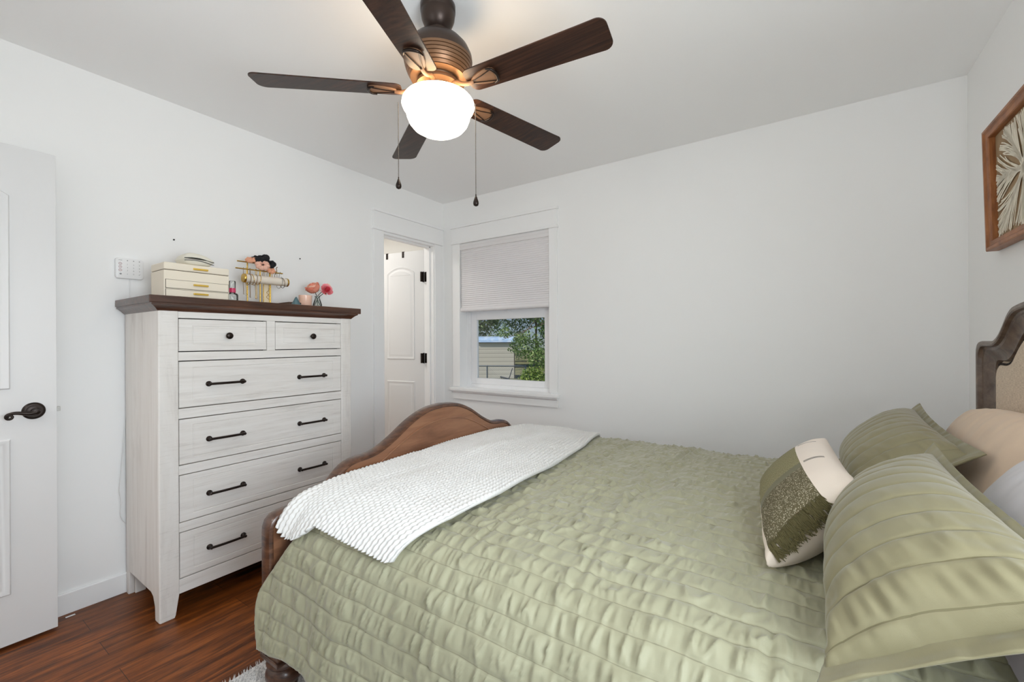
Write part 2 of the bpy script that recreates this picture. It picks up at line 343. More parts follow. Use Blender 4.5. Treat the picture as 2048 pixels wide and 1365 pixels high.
BASE = {}
def base_of(o):
    return BASE.get(o.name, Vector((0, 0, 0)))
def link_mesh(name, verts, faces, mats, parent=None, base=None, smooth=35, bevel=0, mi=None, uv=None):
    me = bpy.data.meshes.new(name); b = base_of(parent) if parent else Vector(base or (0, 0, 0))
    if isinstance(verts, np.ndarray): vv = (verts - np.array(b)).tolist()
    else: vv = [(p[0] - b.x, p[1] - b.y, p[2] - b.z) for p in verts]
    me.from_pydata(vv, [], faces)
    mats = mats if isinstance(mats, (list, tuple)) else [mats]
    for k in mats: me.materials.append(M[k])
    if mi is not None and len(mats) > 1: me.polygons.foreach_set('material_index', mi)
    if uv is not None:
        lay = me.uv_layers.new(name='UVMap'); li = np.zeros(len(me.loops), dtype=np.int32); me.loops.foreach_get('vertex_index', li)
        lay.data.foreach_set('uv', uv[li].astype(np.float32).ravel())
    if smooth:
        me.polygons.foreach_set('use_smooth', [True] * len(me.polygons))
        if smooth < 180: me.set_sharp_from_angle(angle=math.radians(smooth))
    me.update()
    o = bpy.data.objects.new(name, me); COL.objects.link(o)
    if parent: o.parent = parent
    else: o.location = b
    BASE[o.name] = b
    if bevel:
        md = o.modifiers.new('bevel', 'BEVEL'); md.width = bevel; md.segments = 2; md.limit_method = 'ANGLE'; md.angle_limit = math.radians(40)
        md.harden_normals = False
    return o
def obj(name, mb, mats, parent=None, base=None, smooth=35, bevel=0, label=None):
    if len(mb.v) > 0:
        bm = bmesh.new(); vs = [bm.verts.new(p) for p in mb.v]
        for q, mi_ in zip(mb.f, mb.mi):
            try:
                fc = bm.faces.new([vs[i] for i in q]); fc.material_index = mi_
            except ValueError: pass
        bmesh.ops.recalc_face_normals(bm, faces=bm.faces)
        bm.verts.index_update()
        v = [tuple(x.co) for x in bm.verts]; f = [tuple(x.index for x in fc.verts) for fc in bm.faces]; mi_ = [fc.material_index for fc in bm.faces]; bm.free()
    o = link_mesh(name, v, f, mats, parent, base, smooth, bevel, mi_)
    if label: o['label'] = label
    return o
def thing(name, label, cat, loc=(0, 0, 0), group=None):
    o = bpy.data.objects.new(name, None); COL.objects.link(o); o.location = loc; o.empty_display_size = 0.05
    o['label'] = label; o['category'] = cat
    if group: o['group'] = group
    BASE[o.name] = Vector(loc); return o
def tag(o, label, cat, group=None, kind=None):
    o['label'] = label; o['category'] = cat
    if group: o['group'] = group
    if kind: o['kind'] = kind
    return o
def struct(o, label=None):
    o['kind'] = 'structure'
    if label: o['label'] = label
    return o
def sstruct(name, loc):
    o = bpy.data.objects.new(name, None); COL.objects.link(o); o.location = loc; BASE[o.name] = Vector(loc); o['kind'] = 'structure'; return o
def copy_tree(o, delta, label=None, parent=None):
    c = o.copy(); COL.objects.link(c)
    if parent is None: c.location = Vector(o.location) + Vector(delta); BASE[c.name] = BASE[o.name] + Vector(delta)
    else: c.parent = parent; BASE[c.name] = BASE[parent.name]
    if label: c['label'] = label
    for ch in list(o.children): copy_tree(ch, delta, None, c)
    return c
def cr(pts, n):
    """Catmull-Rom through pts, n samples uniform in arc length"""
    P = np.array(pts, float); Q = np.vstack([2 * P[0] - P[1], P, 2 * P[-1] - P[-2]]); out = []
    for i in range(1, len(Q) - 2):
        t = np.linspace(0, 1, 24, endpoint=False)[:, None]; a, b, c, d = Q[i - 1], Q[i], Q[i + 1], Q[i + 2]
        out.append(0.5 * (2 * b + (c - a) * t + (2 * a - 5 * b + 4 * c - d) * t ** 2 + (3 * b - a - 3 * c + d) * t ** 3))
    out = np.vstack(out + [P[-1:]]); L = np.r_[0, np.cumsum(np.linalg.norm(np.diff(out, axis=0), axis=1))]
    s = np.linspace(0, L[-1], n); return np.stack([np.interp(s, L, out[:, k]) for k in range(P.shape[1])], 1), s
def vnoise(x, y, seed=0):
    """smooth value noise on arrays, about -1..1"""
    r = np.random.default_rng(seed).random((256, 256)) * 2 - 1
    xi = np.floor(x).astype(int); yi = np.floor(y).astype(int); fx = x - xi; fy = y - yi
    fx = fx * fx * (3 - 2 * fx); fy = fy * fy * (3 - 2 * fy); g = lambda a, b: r[a % 256, b % 256]
    return (g(xi, yi) * (1 - fx) + g(xi + 1, yi) * fx) * (1 - fy) + (g(xi, yi + 1) * (1 - fx) + g(xi + 1, yi + 1) * fx) * fy
def grid_faces(nu, nv, off=0, flip=False):
    i = np.arange(nu - 1)[:, None]; j = np.arange(nv - 1)[None, :]; a = (i * nv + j + off)
    q = np.stack([a, a + nv, a + nv + 1, a + 1], -1).reshape(-1, 4)
    return q[:, ::-1] if flip else q
def offset_poly(pts, d):
    n = len(pts); out = []
    for i in range(n):
        p0, p1, p2 = Vector(pts[i - 1]), Vector(pts[i]), Vector(pts[(i + 1) % n])
        a = (p1 - p0).normalized(); b = (p2 - p1).normalized(); na = Vector((-a.y, a.x)); nb = Vector((-b.y, b.x))
        k = na + nb; k = k / max(0.35, k.length_squared) * 2 if k.length > 1e-6 else na
        out.append((p1.x + k.x * d, p1.y + k.y * d))
    return out
def rrect(x0, y0, x1, y1, r, n=5):
    o = []
    for cx, cy, a0 in ((x1 - r, y0 + r, -PI / 2), (x1 - r, y1 - r, 0), (x0 + r, y1 - r, PI / 2), (x0 + r, y0 + r, PI)):
        for k in range(n + 1):
            a = a0 + PI / 2 * k / n; o.append((cx + r * math.cos(a), cy + r * math.sin(a)))
    return o


# ------------------------------------------------------------------ room shell
XB = -1.75          # far wall of the bath
YH = -4.6           # far wall of the hall
b = MB().box((-0.115, YF - 0.12, -0.06), (LX + 0.12, 0.16, 0)); struct(obj('floor', b, 'floor_wood', smooth=0))
b = MB().box((XB - 0.1, -1.75, -0.06), (-0.115, 0.16, 0)); struct(obj('floor_bath', b, 'floor_wood', smooth=0))
b = MB().box((-0.3, YH - 0.1, -0.06), (1.6, YF - 0.12, 0)); struct(obj('floor_hall', b, 'floor_wood', smooth=0))
b = MB().box((XB - 0.2, YH - 0.2, H), (LX + 0.25, 0.3, H + 0.12)); struct(obj('ceiling', b, 'ceiling_paint', smooth=0))
DY0, DY1, DT = -0.680, -0.133, 2.035        # bath doorway in the left wall
b = MB().box((-0.115, YF - 0.12, 0), (0, DY0, H)).box((-0.115, DY1, 0), (0, 0.16, H)).box((-0.115, DY0, DT), (0, DY1, H))
struct(obj('wall_left', b, 'wall_paint', smooth=0))
WX0, WX1, WZ0, WZ1 = 0.195, 1.105, 0.785, 2.052    # window in the back wall
b = MB().box((0, 0, 0), (WX0, 0.16, H)).box((WX1, 0, 0), (LX + 0.12, 0.16, H)).box((WX0, 0, 0), (WX1, 0.16, WZ0)).box((WX0, 0, WZ1), (WX1, 0.16, H))
struct(obj('wall_back', b, 'wall_paint', smooth=0))
SY0, SY1, SZ0, SZ1 = -3.09, -2.23, 0.74, 1.90
b = MB().box((LX, YF - 0.12, 0), (LX + 0.12, SY0, H)).box((LX, SY1, 0), (LX + 0.12, 0, H)).box((LX, SY0, 0), (LX + 0.12, SY1, SZ0)).box((LX, SY0, SZ1), (LX + 0.12, SY1, H))
struct(obj('wall_right', b, 'wall_paint', smooth=0))
RX0, RX1, RZ0, RZ1 = 1.17, 2.33, 0.82, 2.08
b = MB().box((0, YF - 0.12, 0), (0.13, YF, H)).box((0.13, YF - 0.12, 2.03), (0.91, YF, H)).box((0.91, YF - 0.12, 0), (RX0, YF, H)).box((RX1, YF - 0.12, 0), (LX, YF, H))
b.box((RX0, YF - 0.12, 0), (RX1, YF, RZ0)).box((RX0, YF - 0.12, RZ1), (RX1, YF, H))
struct(obj('wall_front', b, 'wall_paint', smooth=0))
b = MB().box((XB - 0.1, -1.75, 0), (XB, 0.16, H)).box((XB, 0.06, 0), (-0.115, 0.16, H)).box((XB, -1.75, 0), (-0.115, -1.65, H))
struct(obj('wall_bath', b, 'bath_paint', smooth=0))
b = MB().box((-0.3, YH - 0.1, 0), (1.6, YH, H)).box((-0.3, YH, 0), (-0.2, YF - 0.12, H)).box((1.5, YH, 0), (1.6, YF - 0.12, H)).box((-0.2, YF - 0.121, 0), (-0.0, YF - 0.12, H))
struct(obj('wall_hall', b, 'wall_paint', smooth=0))
def baseboard(name, prof, a, c, axis):
    return struct(obj(name, MB().prism(prof, a, c, axis), 'trim_paint', smooth=0, bevel=0.0015))
BH = 0.0935
baseboard('baseboard_left', [(0, 0), (0.013, 0), (0.013, BH - 0.004), (0.009, BH), (0, BH)], YF, -0.782, 1)
baseboard('baseboard_back', [(0, 0), (-0.013, 0), (-0.013, BH - 0.004), (-0.009, BH), (0, BH)], 0.013, LX, 0)
baseboard('baseboard_right', [(LX, 0), (LX - 0.013, 0), (LX - 0.013, BH - 0.004), (LX - 0.009, BH), (LX, BH)], YF, -0.013, 1)
# --- casing of the bath doorway
t = sstruct('trim_1', (0, DY0, 0))
b = MB().box((0, -0.779, 0), (0.018, DY0 - 0.006, 2.05)); obj('casing_leg', b, 'trim_paint', t, smooth=0, bevel=0.002)
b = MB().box((0, DY1 + 0.006, 0), (0.018, -0.052, 2.05)); obj('casing_leg', b, 'trim_paint', t, smooth=0, bevel=0.002)
b = MB().box((0, -0.792, 2.05), (0.030, -0.036, 2.072)); obj('casing_fillet', b, 'trim_paint', t, smooth=0, bevel=0.004)
b = MB().box((0, -0.779, 2.072), (0.020, -0.030, 2.190)); obj('casing_header', b, 'trim_paint', t, smooth=0, bevel=0.001)
b = MB().box((0, -0.792, 2.190), (0.034, -0.022, 2.212)); obj('casing_cap', b, 'trim_paint', t, smooth=0, bevel=0.003)
b = MB().box((-0.115, DY1 - 0.002, 0), (0.004, DY1 + 0.016, DT + 0.004)).box((-0.115, DY0 - 0.016, 0), (0.004, DY0 + 0.002, DT + 0.004)).box((-0.115, DY0 - 0.01, DT - 0.002), (0.004, DY1 + 0.01, DT + 0.016))
b.box((-0.070, DY1 - 0.014, 0), (-0.035, DY1, DT)).box((-0.070, DY0, DT - 0.012), (-0.035, DY1, DT)).box((-0.070, DY0, 0), (-0.035, DY0 + 0.012, DT))
obj('jamb', b, 'trim_paint', t, smooth=0, bevel=0.0015)

# --- doors: slab with two moulded panels, the upper one arched
def arch_outline(x0, x1, z0, z1, rise):
    if rise <= 0: return [(x0, z0), (x1, z0), (x1, z1), (x0, z1)]
    w_ = (x1 - x0) / 2; R_ = (w_ * w_ + rise * rise) / (2 * rise); cx = (x0 + x1) / 2; cz = z1 - R_
    a0 = math.asin(w_ / R_); pts = [(x0, z0), (x1, z0)]
    for k in range(17):
        a = a0 - 2 * a0 * k / 16; pts.append((cx + R_ * math.sin(a), cz + R_ * math.cos(a)))
    return pts
def panel_relief(outline, y, sgn, mb):
    """raised moulding round a panel, on the face y, towards sgn"""
    loops = []
    for d, hgt in ((0.0, 0.0), (0.004, 0.006), (0.010, 0.006), (0.018, 0.0015), (0.026, 0.0015), (0.040, 0.006), (0.044, 0.006)):
        loops.append([(p[0], y + sgn * hgt, p[1]) for p in offset_poly(outline, d)])
    mb.rings(loops)
def make_door(name, wdt, hgt, stile, rail_top, mid0, mid1, bot, rise, face_sides):
    """built in its own frame: hinge edge at x=0, slab x 0..wdt, y 0..0.035, z 0..hgt"""
    slab = MB().box((0, 0, 0), (wdt, 0.035, hgt)); pan = MB()
    for s_ in face_sides:
        y = 0.035 if s_ > 0 else 0.0
        panel_relief(arch_outline(stile, wdt - stile, mid1, rail_top, rise), y, s_, pan)
        panel_relief(arch_outline(stile, wdt - stile, bot, mid0, 0), y, s_, pan)
    return slab, pan
# entry door, swung open in front of the left wall (visible face towards the room)
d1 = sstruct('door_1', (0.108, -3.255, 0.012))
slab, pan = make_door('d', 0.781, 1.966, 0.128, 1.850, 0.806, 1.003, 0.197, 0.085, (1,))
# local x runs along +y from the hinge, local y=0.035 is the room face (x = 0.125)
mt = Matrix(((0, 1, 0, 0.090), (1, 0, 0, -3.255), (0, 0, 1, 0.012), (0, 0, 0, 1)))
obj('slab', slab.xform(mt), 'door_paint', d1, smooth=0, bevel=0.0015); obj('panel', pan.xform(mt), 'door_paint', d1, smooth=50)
hd = MB(); hc = Vector((0.125, -2.540, 0.922))
hd.lathe([(0.0, 0.012), (0.012, 0.0125), (0.022, 0.009), (0.026, 0.0105), (0.031, 0.008), (0.0335, 0.004), (0.034, 0.0)], hc, (1, 0, 0), 36, cap=False)
hd.lathe([(0.0115, 0.0), (0.0105, 0.03), (0.012, 0.05), (0.010, 0.062), (0.0, 0.064)], hc, (1, 0, 0), 20, cap=False)
h = obj('door_handle', hd, 'dark_bronze', d1, smooth=50)
lv = []; rr = []
for k in range(15):
    q = k / 14; lv.append((0.125 + 0.056 - 0.004 * q, -2.540 - 0.070 * q, 0.922 - 0.014 * math.sin(q * PI * 0.75) * (1 - q) + 0.010 * math.sin(q * PI) * q)); rr.append(0.0095 - 0.0042 * q)
cx, cz = lv[-1][1], lv[-1][2] - 0.011
for k in range(1, 20):
    a = PI / 2 + 2 * PI * 1.35 * k / 19; rad = 0.011 * (1 - 0.62 * k / 19)
    lv.append((0.177, cx + rad * math.cos(a), cz + rad * math.sin(a))); rr.append(0.0053 - 0.0016 * k / 19)
obj('lever', MB().tube(lv, rr, 10), 'dark_bronze', h, smooth=60)
obj('latch', MB().prism([(-2.474, 0.911), (-2.4625, 0.911), (-2.4625, 0.929), (-2.474, 0.929)], 0.100, 0.116, 0), 'steel', d1, smooth=0, bevel=0.001)
# bath door, open into the bath
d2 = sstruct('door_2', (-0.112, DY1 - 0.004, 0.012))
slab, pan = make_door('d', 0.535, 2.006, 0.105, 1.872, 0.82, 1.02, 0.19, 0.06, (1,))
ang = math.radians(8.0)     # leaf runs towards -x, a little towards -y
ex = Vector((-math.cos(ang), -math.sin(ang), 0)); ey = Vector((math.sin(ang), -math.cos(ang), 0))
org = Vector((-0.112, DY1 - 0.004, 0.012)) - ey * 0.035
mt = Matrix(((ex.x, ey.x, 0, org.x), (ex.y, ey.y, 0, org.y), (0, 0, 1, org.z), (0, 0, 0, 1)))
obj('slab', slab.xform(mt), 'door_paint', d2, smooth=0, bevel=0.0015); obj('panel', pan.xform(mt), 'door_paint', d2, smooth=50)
for hz in (1.773, 1.046, 0.25):
    b = MB(); kn = Vector((-0.1175, DY1 - 0.008, hz))
    b.tube([kn + Vector((0.003, 0, -0.047)), kn + Vector((0.003, 0, 0.047))], 0.0065, 10)
    b.box((-0.106, DY1 - 0.0045, hz - 0.044), (-0.078, DY1 - 0.002, hz + 0.044))
    b.box((-0.1235, DY1 - 0.038, hz - 0.044), (-0.109, DY1 - 0.008, hz + 0.044))
    obj('door_hinge', b, 'dark_bronze', d2, smooth=30, bevel=0.001)
def hook(px, py, lab):
    top = 2.018 + 0.002
    nrm = ey; q = org + ex * px; fx = q + ey * 0.0365
    b = MB(); z1 = 2.018; w2 = ex * 0.011
    def strip(a, c):
        a = Vector(a); c = Vector(c); d = (c - a); nn = d.cross(ex).normalized() * 0.0012
        vs = [a - w2 - nn, a + w2 - nn, a + w2 + nn, a - w2 + nn, c - w2 - nn, c + w2 - nn, c + w2 + nn, c - w2 + nn]
        b.add(vs, [(0, 1, 2, 3), (7, 6, 5, 4), (0, 4, 5, 1), (1, 5, 6, 2), (2, 6, 7, 3), (3, 7, 4, 0)])
    zt = z1 + 0.0025
    strip((q - ey * 0.002) + Vector((0, 0, zt)) - Vector((0, 0, q.z)), fx + ey * 0.001 + Vector((0, 0, zt - q.z)))
    strip(fx + ey * 0.001 + Vector((0, 0, zt - q.z)), fx + ey * 0.001 + Vector((0, 0, zt - q.z - 0.055)))
    strip((q - ey * 0.002) + Vector((0, 0, zt - q.z)), (q - ey * 0.002) + Vector((0, 0, zt - q.z - 0.04)))
    b.tube([fx + ey * 0.002 + Vector((0, 0, zt - q.z - 0.02)), fx + ey * 0.006 + Vector((0, 0, zt - q.z - 0.02))], 0.004, 10)
    o = obj('over_door_hook', b, 'dark_bronze', None, tuple(fx), smooth=30)
    return tag(o, lab, 'hook')
hook(0.235, 0, 'dark metal hook over the bath door top, the one nearer the hinges')
hook(0.425, 0, 'dark metal hook over the bath door top, the one nearer the left jamb')

# --- window in the back wall
w1 = sstruct('window_1', (0.65, 0, WZ0))
b = MB().box((0.118, -0.018, 0.80), (0.204, 0, 2.05)); obj('casing_leg', b, 'trim_paint', w1, smooth=0, bevel=0.002)
b = MB().box((1.098, -0.018, 0.80), (1.168, 0, 2.05)); obj('casing_leg', b, 'trim_paint', w1, smooth=0, bevel=0.002)
b = MB().box((0.108, -0.028, 2.05), (1.178, 0, 2.070)); obj('casing_fillet', b, 'trim_paint', w1, smooth=0, bevel=0.004)
b = MB().box((0.116, -0.019, 2.070), (1.168, 0, 2.190)); obj('casing_header', b, 'trim_paint', w1, smooth=0, bevel=0.001)
b = MB().box((0.104, -0.030, 2.190), (1.178, 0, 2.210)); obj('casing_cap', b, 'trim_paint', w1, smooth=0, bevel=0.003)
b = MB().box((0.104, -0.048, 0.764), (1.182, 0, 0.788)).box((0.195, -0.001, 0.764), (1.105, 0.115, 0.788)); obj('window_stool', b, 'trim_paint', w1, smooth=0, bevel=0.003)
b = MB().prism([(0, 0.764), (-0.034, 0.764), (-0.034, 0.754), (-0.020, 0.742), (-0.018, 0.742), (-0.018, 0.690), (0, 0.690)], 0.118, 1.170, 0); obj('window_apron', b, 'trim_paint', w1, smooth=0)
b = MB().box((0.187, -0.002, 0.78), (0.200, 0.16, 2.06)).box((1.100, -0.002, 0.78), (1.113, 0.16, 2.06)).box((0.187, -0.002, 2.046), (1.113, 0.16, 2.06)); obj('window_jamb', b, 'trim_paint', w1, smooth=0)
def ring(mb, x0, z0, x1, z1, wl, wb, wr, wt, y0, y1):
    mb.box((x0, y0, z0), (x0 + wl, y1, z1)).box((x1 - wr, y0, z0), (x1, y1, z1)).box((x0 + wl, y0, z0), (x1 - wr, y1, z0 + wb)).box((x0 + wl, y0, z1 - wt), (x1 - wr, y1, z1)); return mb
obj('window_frame', ring(MB(), 0.200, 0.788, 1.100, 2.046, 0.042, 0.030, 0.042, 0.03, 0.083, 0.160), 'vinyl', w1, smooth=0, bevel=0.002)
s1 = obj('lower_sash', ring(MB(), 0.243, 0.818, 1.057, 1.466, 0.062, 0.052, 0.062, 0.084, 0.093, 0.122), 'vinyl', w1, smooth=0, bevel=0.003)
obj('window_pane', MB().box((0.300, 0.108, 0.866), (1.0, 0.110, 1.385)), 'window_glass', s1, smooth=0)
s2 = obj('upper_sash', ring(MB(), 0.243, 1.405, 1.057, 2.018, 0.05, 0.045, 0.05, 0.05, 0.125, 0.150), 'vinyl', w1, smooth=0, bevel=0.003)
obj('window_pane', MB().box((0.290, 0.136, 1.436), (1.010, 0.138, 1.970)), 'window_glass', s2, smooth=0)
b = MB().box((0.62, 0.083, 1.440), (0.68, 0.094, 1.456)).tube([(0.65, 0.086, 1.448), (0.65, 0.078, 1.452), (0.622, 0.074, 1.450)], 0.005, 8); obj('sash_lock', b, 'vinyl', s1, smooth=40)
obj('sash_latch', MB().box((0.205, 0.078, 1.345), (0.240, 0.0835, 1.425)), 'vinyl', w1, smooth=0, bevel=0.002)
# --- plain unseen side window, and a rear one added for its fill lamp
w2 = sstruct('window_2', (LX, -2.66, SZ0)); b = MB()
for a in ((SY0, SZ0, SY0 + 0.05, SZ1), (SY1 - 0.05, SZ0, SY1, SZ1), (SY0, SZ0, SY1, SZ0 + 0.05), (SY0, SZ1 - 0.05, SY1, SZ1)): b.box((LX + 0.03, a[0], a[1]), (LX + 0.08, a[2], a[3]))
obj('window_frame', b, 'vinyl', w2, smooth=0); obj('window_pane', MB().box((LX + 0.05, SY0 + 0.04, SZ0 + 0.04), (LX + 0.053, SY1 - 0.04, SZ1 - 0.04)), 'window_glass', w2, smooth=0)
w3 = sstruct('fill_window', (1.75, YF, RZ0)); b = MB()
for a in ((RX0, RZ0, RX0 + 0.05, RZ1), (RX1 - 0.05, RZ0, RX1, RZ1), (RX0, RZ0, RX1, RZ0 + 0.05), (RX0, RZ1 - 0.05, RX1, RZ1)): b.box((a[0], YF - 0.08, a[1]), (a[2], YF - 0.03, a[3]))
obj('window_frame', b, 'vinyl', w3, smooth=0); obj('window_pane', MB().box((RX0 + 0.04, YF - 0.056, RZ0 + 0.04), (RX1 - 0.04, YF - 0.053, RZ1 - 0.04)), 'window_glass', w3, smooth=0)
light('hall_fill', 'AREA', (0.6, -3.95, H - 0.06), 24, (1.0, 0.98, 0.95), 0.5, 0.5, aim=(0, 0, -1))  # unseen hall lamp added to brighten the dresser side and door

# --- cellular shade in the window
sh = thing('window_shade', 'pale lilac-grey cellular shade half drawn in the white window', 'window shade', (0.65, 0.02, 2.045))
X0, X1 = 0.2085, 1.0915
obj('headrail', MB().box((X0 - 0.004, -0.012, 1.995), (X1 + 0.004, 0.040, 2.045)).box((X0 - 0.004, -0.015, 2.022), (X1 + 0.004, -0.011, 2.026)), 'shade_fabric', sh, smooth=0, bevel=0.003)
prof = []; zt, zb = 1.995, 1.486; npl = 30
zs = np.linspace(zt, zb, npl * 2 + 1)
fr = [(0.000 if k % 2 == 0 else -0.0050, z) for k, z in enumerate(zs)]; bk = [(0.020 if k % 2 == 0 else 0.0285, z) for k, z in enumerate(zs)]
b = MB(); n = len(fr)
for side in (fr, bk):
    o = len(b.v); v = [(x, y, z) for y, z in side for x in (X0, X1)]
    b.add(v, [(2 * k, 2 * k + 1, 2 * k + 3, 2 * k + 2) for k in range(n - 1)])
pl = obj('pleats', b, 'shade_fabric', sh, smooth=0)
for x in (X0 + 0.0006, X1 - 0.0006):
    b = MB()
    for k in range(0, n - 2, 2):
        b.add([(x, 0.002, zs[k] - 0.0025), (x, 0.018, zs[k] - 0.0025), (x, 0.026, zs[k + 1]), (x, 0.018, zs[k + 2] + 0.0025), (x, 0.002, zs[k + 2] + 0.0025), (x, -0.006, zs[k + 1])], [(0, 1, 2, 3, 4, 5)])
    obj('cell_shadow', b, 'slot_shadow', pl, smooth=0)['kind'] = 'stuff'  # dark faces paint the shadow inside the open cell ends
b = MB().prism([(-0.012, 1.486), (-0.014, 1.466), (-0.008, 1.454), (0.030, 1.454), (0.034, 1.486)], X0, X1, 0); obj('bottom_rail', b, 'shade_fabric', sh, smooth=0, bevel=0.002)
# ------------------------------------------------------------------ tall dresser
DX, DYL, DYR = 0.445, -2.228, -1.290
dr = thing('dresser', 'tall distressed white dresser with dark wood top against the left wall', 'dresser', (0.24, -1.759, 0))
def side_poly():
    pts = [(0.022, 0.0), (0.050, 0.0), (0.058, 0.04), (0.064, 0.112), (0.100, 0.112), (0.345, 0.108), (0.372, 0.096), (0.392, 0.06), (0.396, 0.0015), (0.4445, 0.0015), (0.4445, 1.335), (0.022, 1.335)]
    return [(x, z) for x, z in pts]
for y0, y1 in ((DYL, DYL + 0.022), (DYR - 0.022, DYR)):
    obj('side_panel', MB().prism(side_poly(), y0, y1, 1), 'white_wood_side', dr, smooth=0, bevel=0.003)
for s_ in (0, 1):
    a, c = (DYL + 0.0005, DYL + 0.072) if s_ == 0 else (DYR - 0.0005, DYR - 0.066)
    d = 1 if s_ == 0 else -1
    pts = [(a + 0.001 * d, 0.0), (c - 0.017 * d, 0.0), (c - 0.013 * d, 0.012), (c, 0.098), (c, 1.335), (a, 1.335)]
    obj('front_post', MB().prism(pts if d > 0 else pts[::-1], 0.400, DX + 0.0015, 0), 'white_wood_post', dr, smooth=0, bevel=0.004)
    a2 = DYL + 0.0225 if s_ == 0 else DYR - 0.0225
    obj('back_leg', MB().box((0.022, min(a2, a2 + 0.04 * d), 0.0), (0.062, max(a2, a2 + 0.04 * d), 0.2)), 'white_wood_side', dr, smooth=0, bevel=0.002)
OY0, OY1 = DYL + 0.072, DYR - 0.066
b = MB()
for z0, z1 in ((0.096, 0.158), (0.363, 0.403), (0.614, 0.654), (0.860, 0.904), (1.115, 1.153), (1.303, 1.335)): b.box((0.405, OY0, z0), (DX - 0.0005, OY1, z1))
b.box((0.405, -1.780, 1.153), (DX - 0.0005, -1.739, 1.303))
obj('face_frame', b, 'white_wood_rail', dr, smooth=0, bevel=0.0015)
obj('carcass', MB().box((0.026, DYL + 0.0225, 0.13), (0.400, DYR - 0.0225, 1.335)), 'slot_shadow', dr, smooth=0)  # near-black box paints the shadow seen through the drawer gaps
b = MB().box((0.012, -2.262, 1.364), (0.463, -1.229, 1.3965)); top = obj('dresser_top', b, 'dresser_top_wood', dr, smooth=0, bevel=0.003)
# crown moulding under the top: cove profile swept round left, front and right
prof = [(0.030, 1.364), (0.030, 1.356), (0.026, 1.354), (0.020, 1.350), (0.012, 1.343), (0.004, 1.334), (0.0, 1.331), (-0.008, 1.331), (-0.008, 1.364)]
path = [(0.014, DYL, 0, -1), (DX, DYL, 1, -1), (DX, DYR, 1, 1), (0.014, DYR, 0, 1)]
loops = [[(x + ox * d, y + oy * d, z) for d, z in prof] for x, y, ox, oy in path]
b = MB(); n = len(prof)
b.add([p for l in loops for p in l], [(i * n + k, i * n + (k + 1) % n, (i + 1) * n + (k + 1) % n, (i + 1) * n + k) for i in range(3) for k in range(n)] + [tuple(range(n)), tuple(range(3 * n, 4 * n))])
obj('crown_moulding', b, 'dresser_top_wood', dr, smooth=0)
def drawer(y0, y1, z0, z1, my, mz):
    g = 0.0022; y0 += g; y1 -= g; z0 += g; z1 -= g
    b = MB()
    R = lambda iy, iz, x: [(x, y0 + iy, z0 + iz), (x, y1 - iy, z0 + iz), (x, y1 - iy, z1 - iz), (x, y0 + iy, z1 - iz)]
    b.rings([R(0, 0, 0.408), R(0, 0, DX - 0.0025), R(0.0015, 0.0015, DX - 0.001), R(my, mz, DX - 0.001), R(my + 0.0012, mz + 0.0012, DX - 0.0032), R(my + 0.0035, mz + 0.0035, DX - 0.0032), R(my + 0.005, mz + 0.005, DX - 0.0018)])
    return obj('drawer', b, 'white_wood_rail', dr, smooth=0)
def knob(par, y, z):
    b = MB().lathe([(0.0068, 0.0), (0.006, 0.010), (0.0085, 0.014), (0.0145, 0.018), (0.0158, 0.022), (0.0145, 0.026), (0.009, 0.029), (0.0, 0.030)], (DX - 0.0018, y, z), (1, 0, 0), 24, cap=False)
    obj('knob', b, 'dark_bronze', par, smooth=50)
def pull(par, y0, y1, z):
    b = MB(); x0 = DX - 0.0018
    for y in (y0, y1):
        b.lathe([(0.0125, 0.0), (0.0125, 0.003), (0.010, 0.005), (0.006, 0.008), (0.005, 0.020), (0.0062, 0.026), (0.0, 0.029)], (x0, y, z), (1, 0, 0), 20, cap=False)
    pts = [(x0 + 0.022, y0, z)] + [(x0 + 0.022 + 0.003 * math.sin(PI * q), y0 + (y1 - y0) * q, z) for q in np.linspace(0.04, 0.96, 9)] + [(x0 + 0.022, y1, z)]
    b.tube(pts, 0.0056, 12)
    obj('pull_handle', b, 'dark_bronze', par, smooth=50)
d = drawer(OY0, -1.780, 1.155, 1.301, 0.050, 0.030); knob(d, -1.960, 1.226)
d = drawer(-1.739, OY1, 1.155, 1.301, 0.040, 0.030); knob(d, -1.540, 1.226)
for z0, z1 in ((0.906, 1.113), (0.656, 0.858), (0.405, 0.612), (0.160, 0.361)):
    d = drawer(OY0, OY1, z0, z1, 0.050, 0.026); zc = (z0 + z1) / 2 - 0.004
    pull(d, -2.040, -1.896, zc); pull(d, -1.610, -1.466, zc)

# ------------------------------------------------------------------ things on the dresser
ZT = 1.3965
jb = thing('jewelry_box', 'cream leather jewelry box with gold bar handles on the dresser', 'jewelry box', (0.280, -2.048, ZT))
JX0, JX1, JY0, JY1 = 0.200, 0.360, -2.180, -1.917
obj('lid', MB().box((JX0, JY0, 1.5235), (JX1, JY1, 1.5560)), 'cream_leather', jb, smooth=0, bevel=0.004)
obj('body', MB().box((JX0, JY0, ZT + 0.0005), (JX1 - 0.001, JY1, 1.5215)), 'cream_leather', jb, smooth=0, bevel=0.003)
obj('seam', MB().box((JX0 + 0.003, JY0 + 0.003, 1.521), (JX1 - 0.003, JY1 - 0.003, 1.524)), 'gap_shadow', jb, smooth=0)  # dark strip painting the shadow between lid and body
def jbar(par, z, x):
    obj('bar_handle', MB().box((x, JY0 + 0.110, z - 0.0042), (x + 0.009, JY0 + 0.170, z + 0.0042)), 'brass_bar', par, smooth=0, bevel=0.0015)
jbar(bpy.data.objects['lid'], 1.5365, JX1)
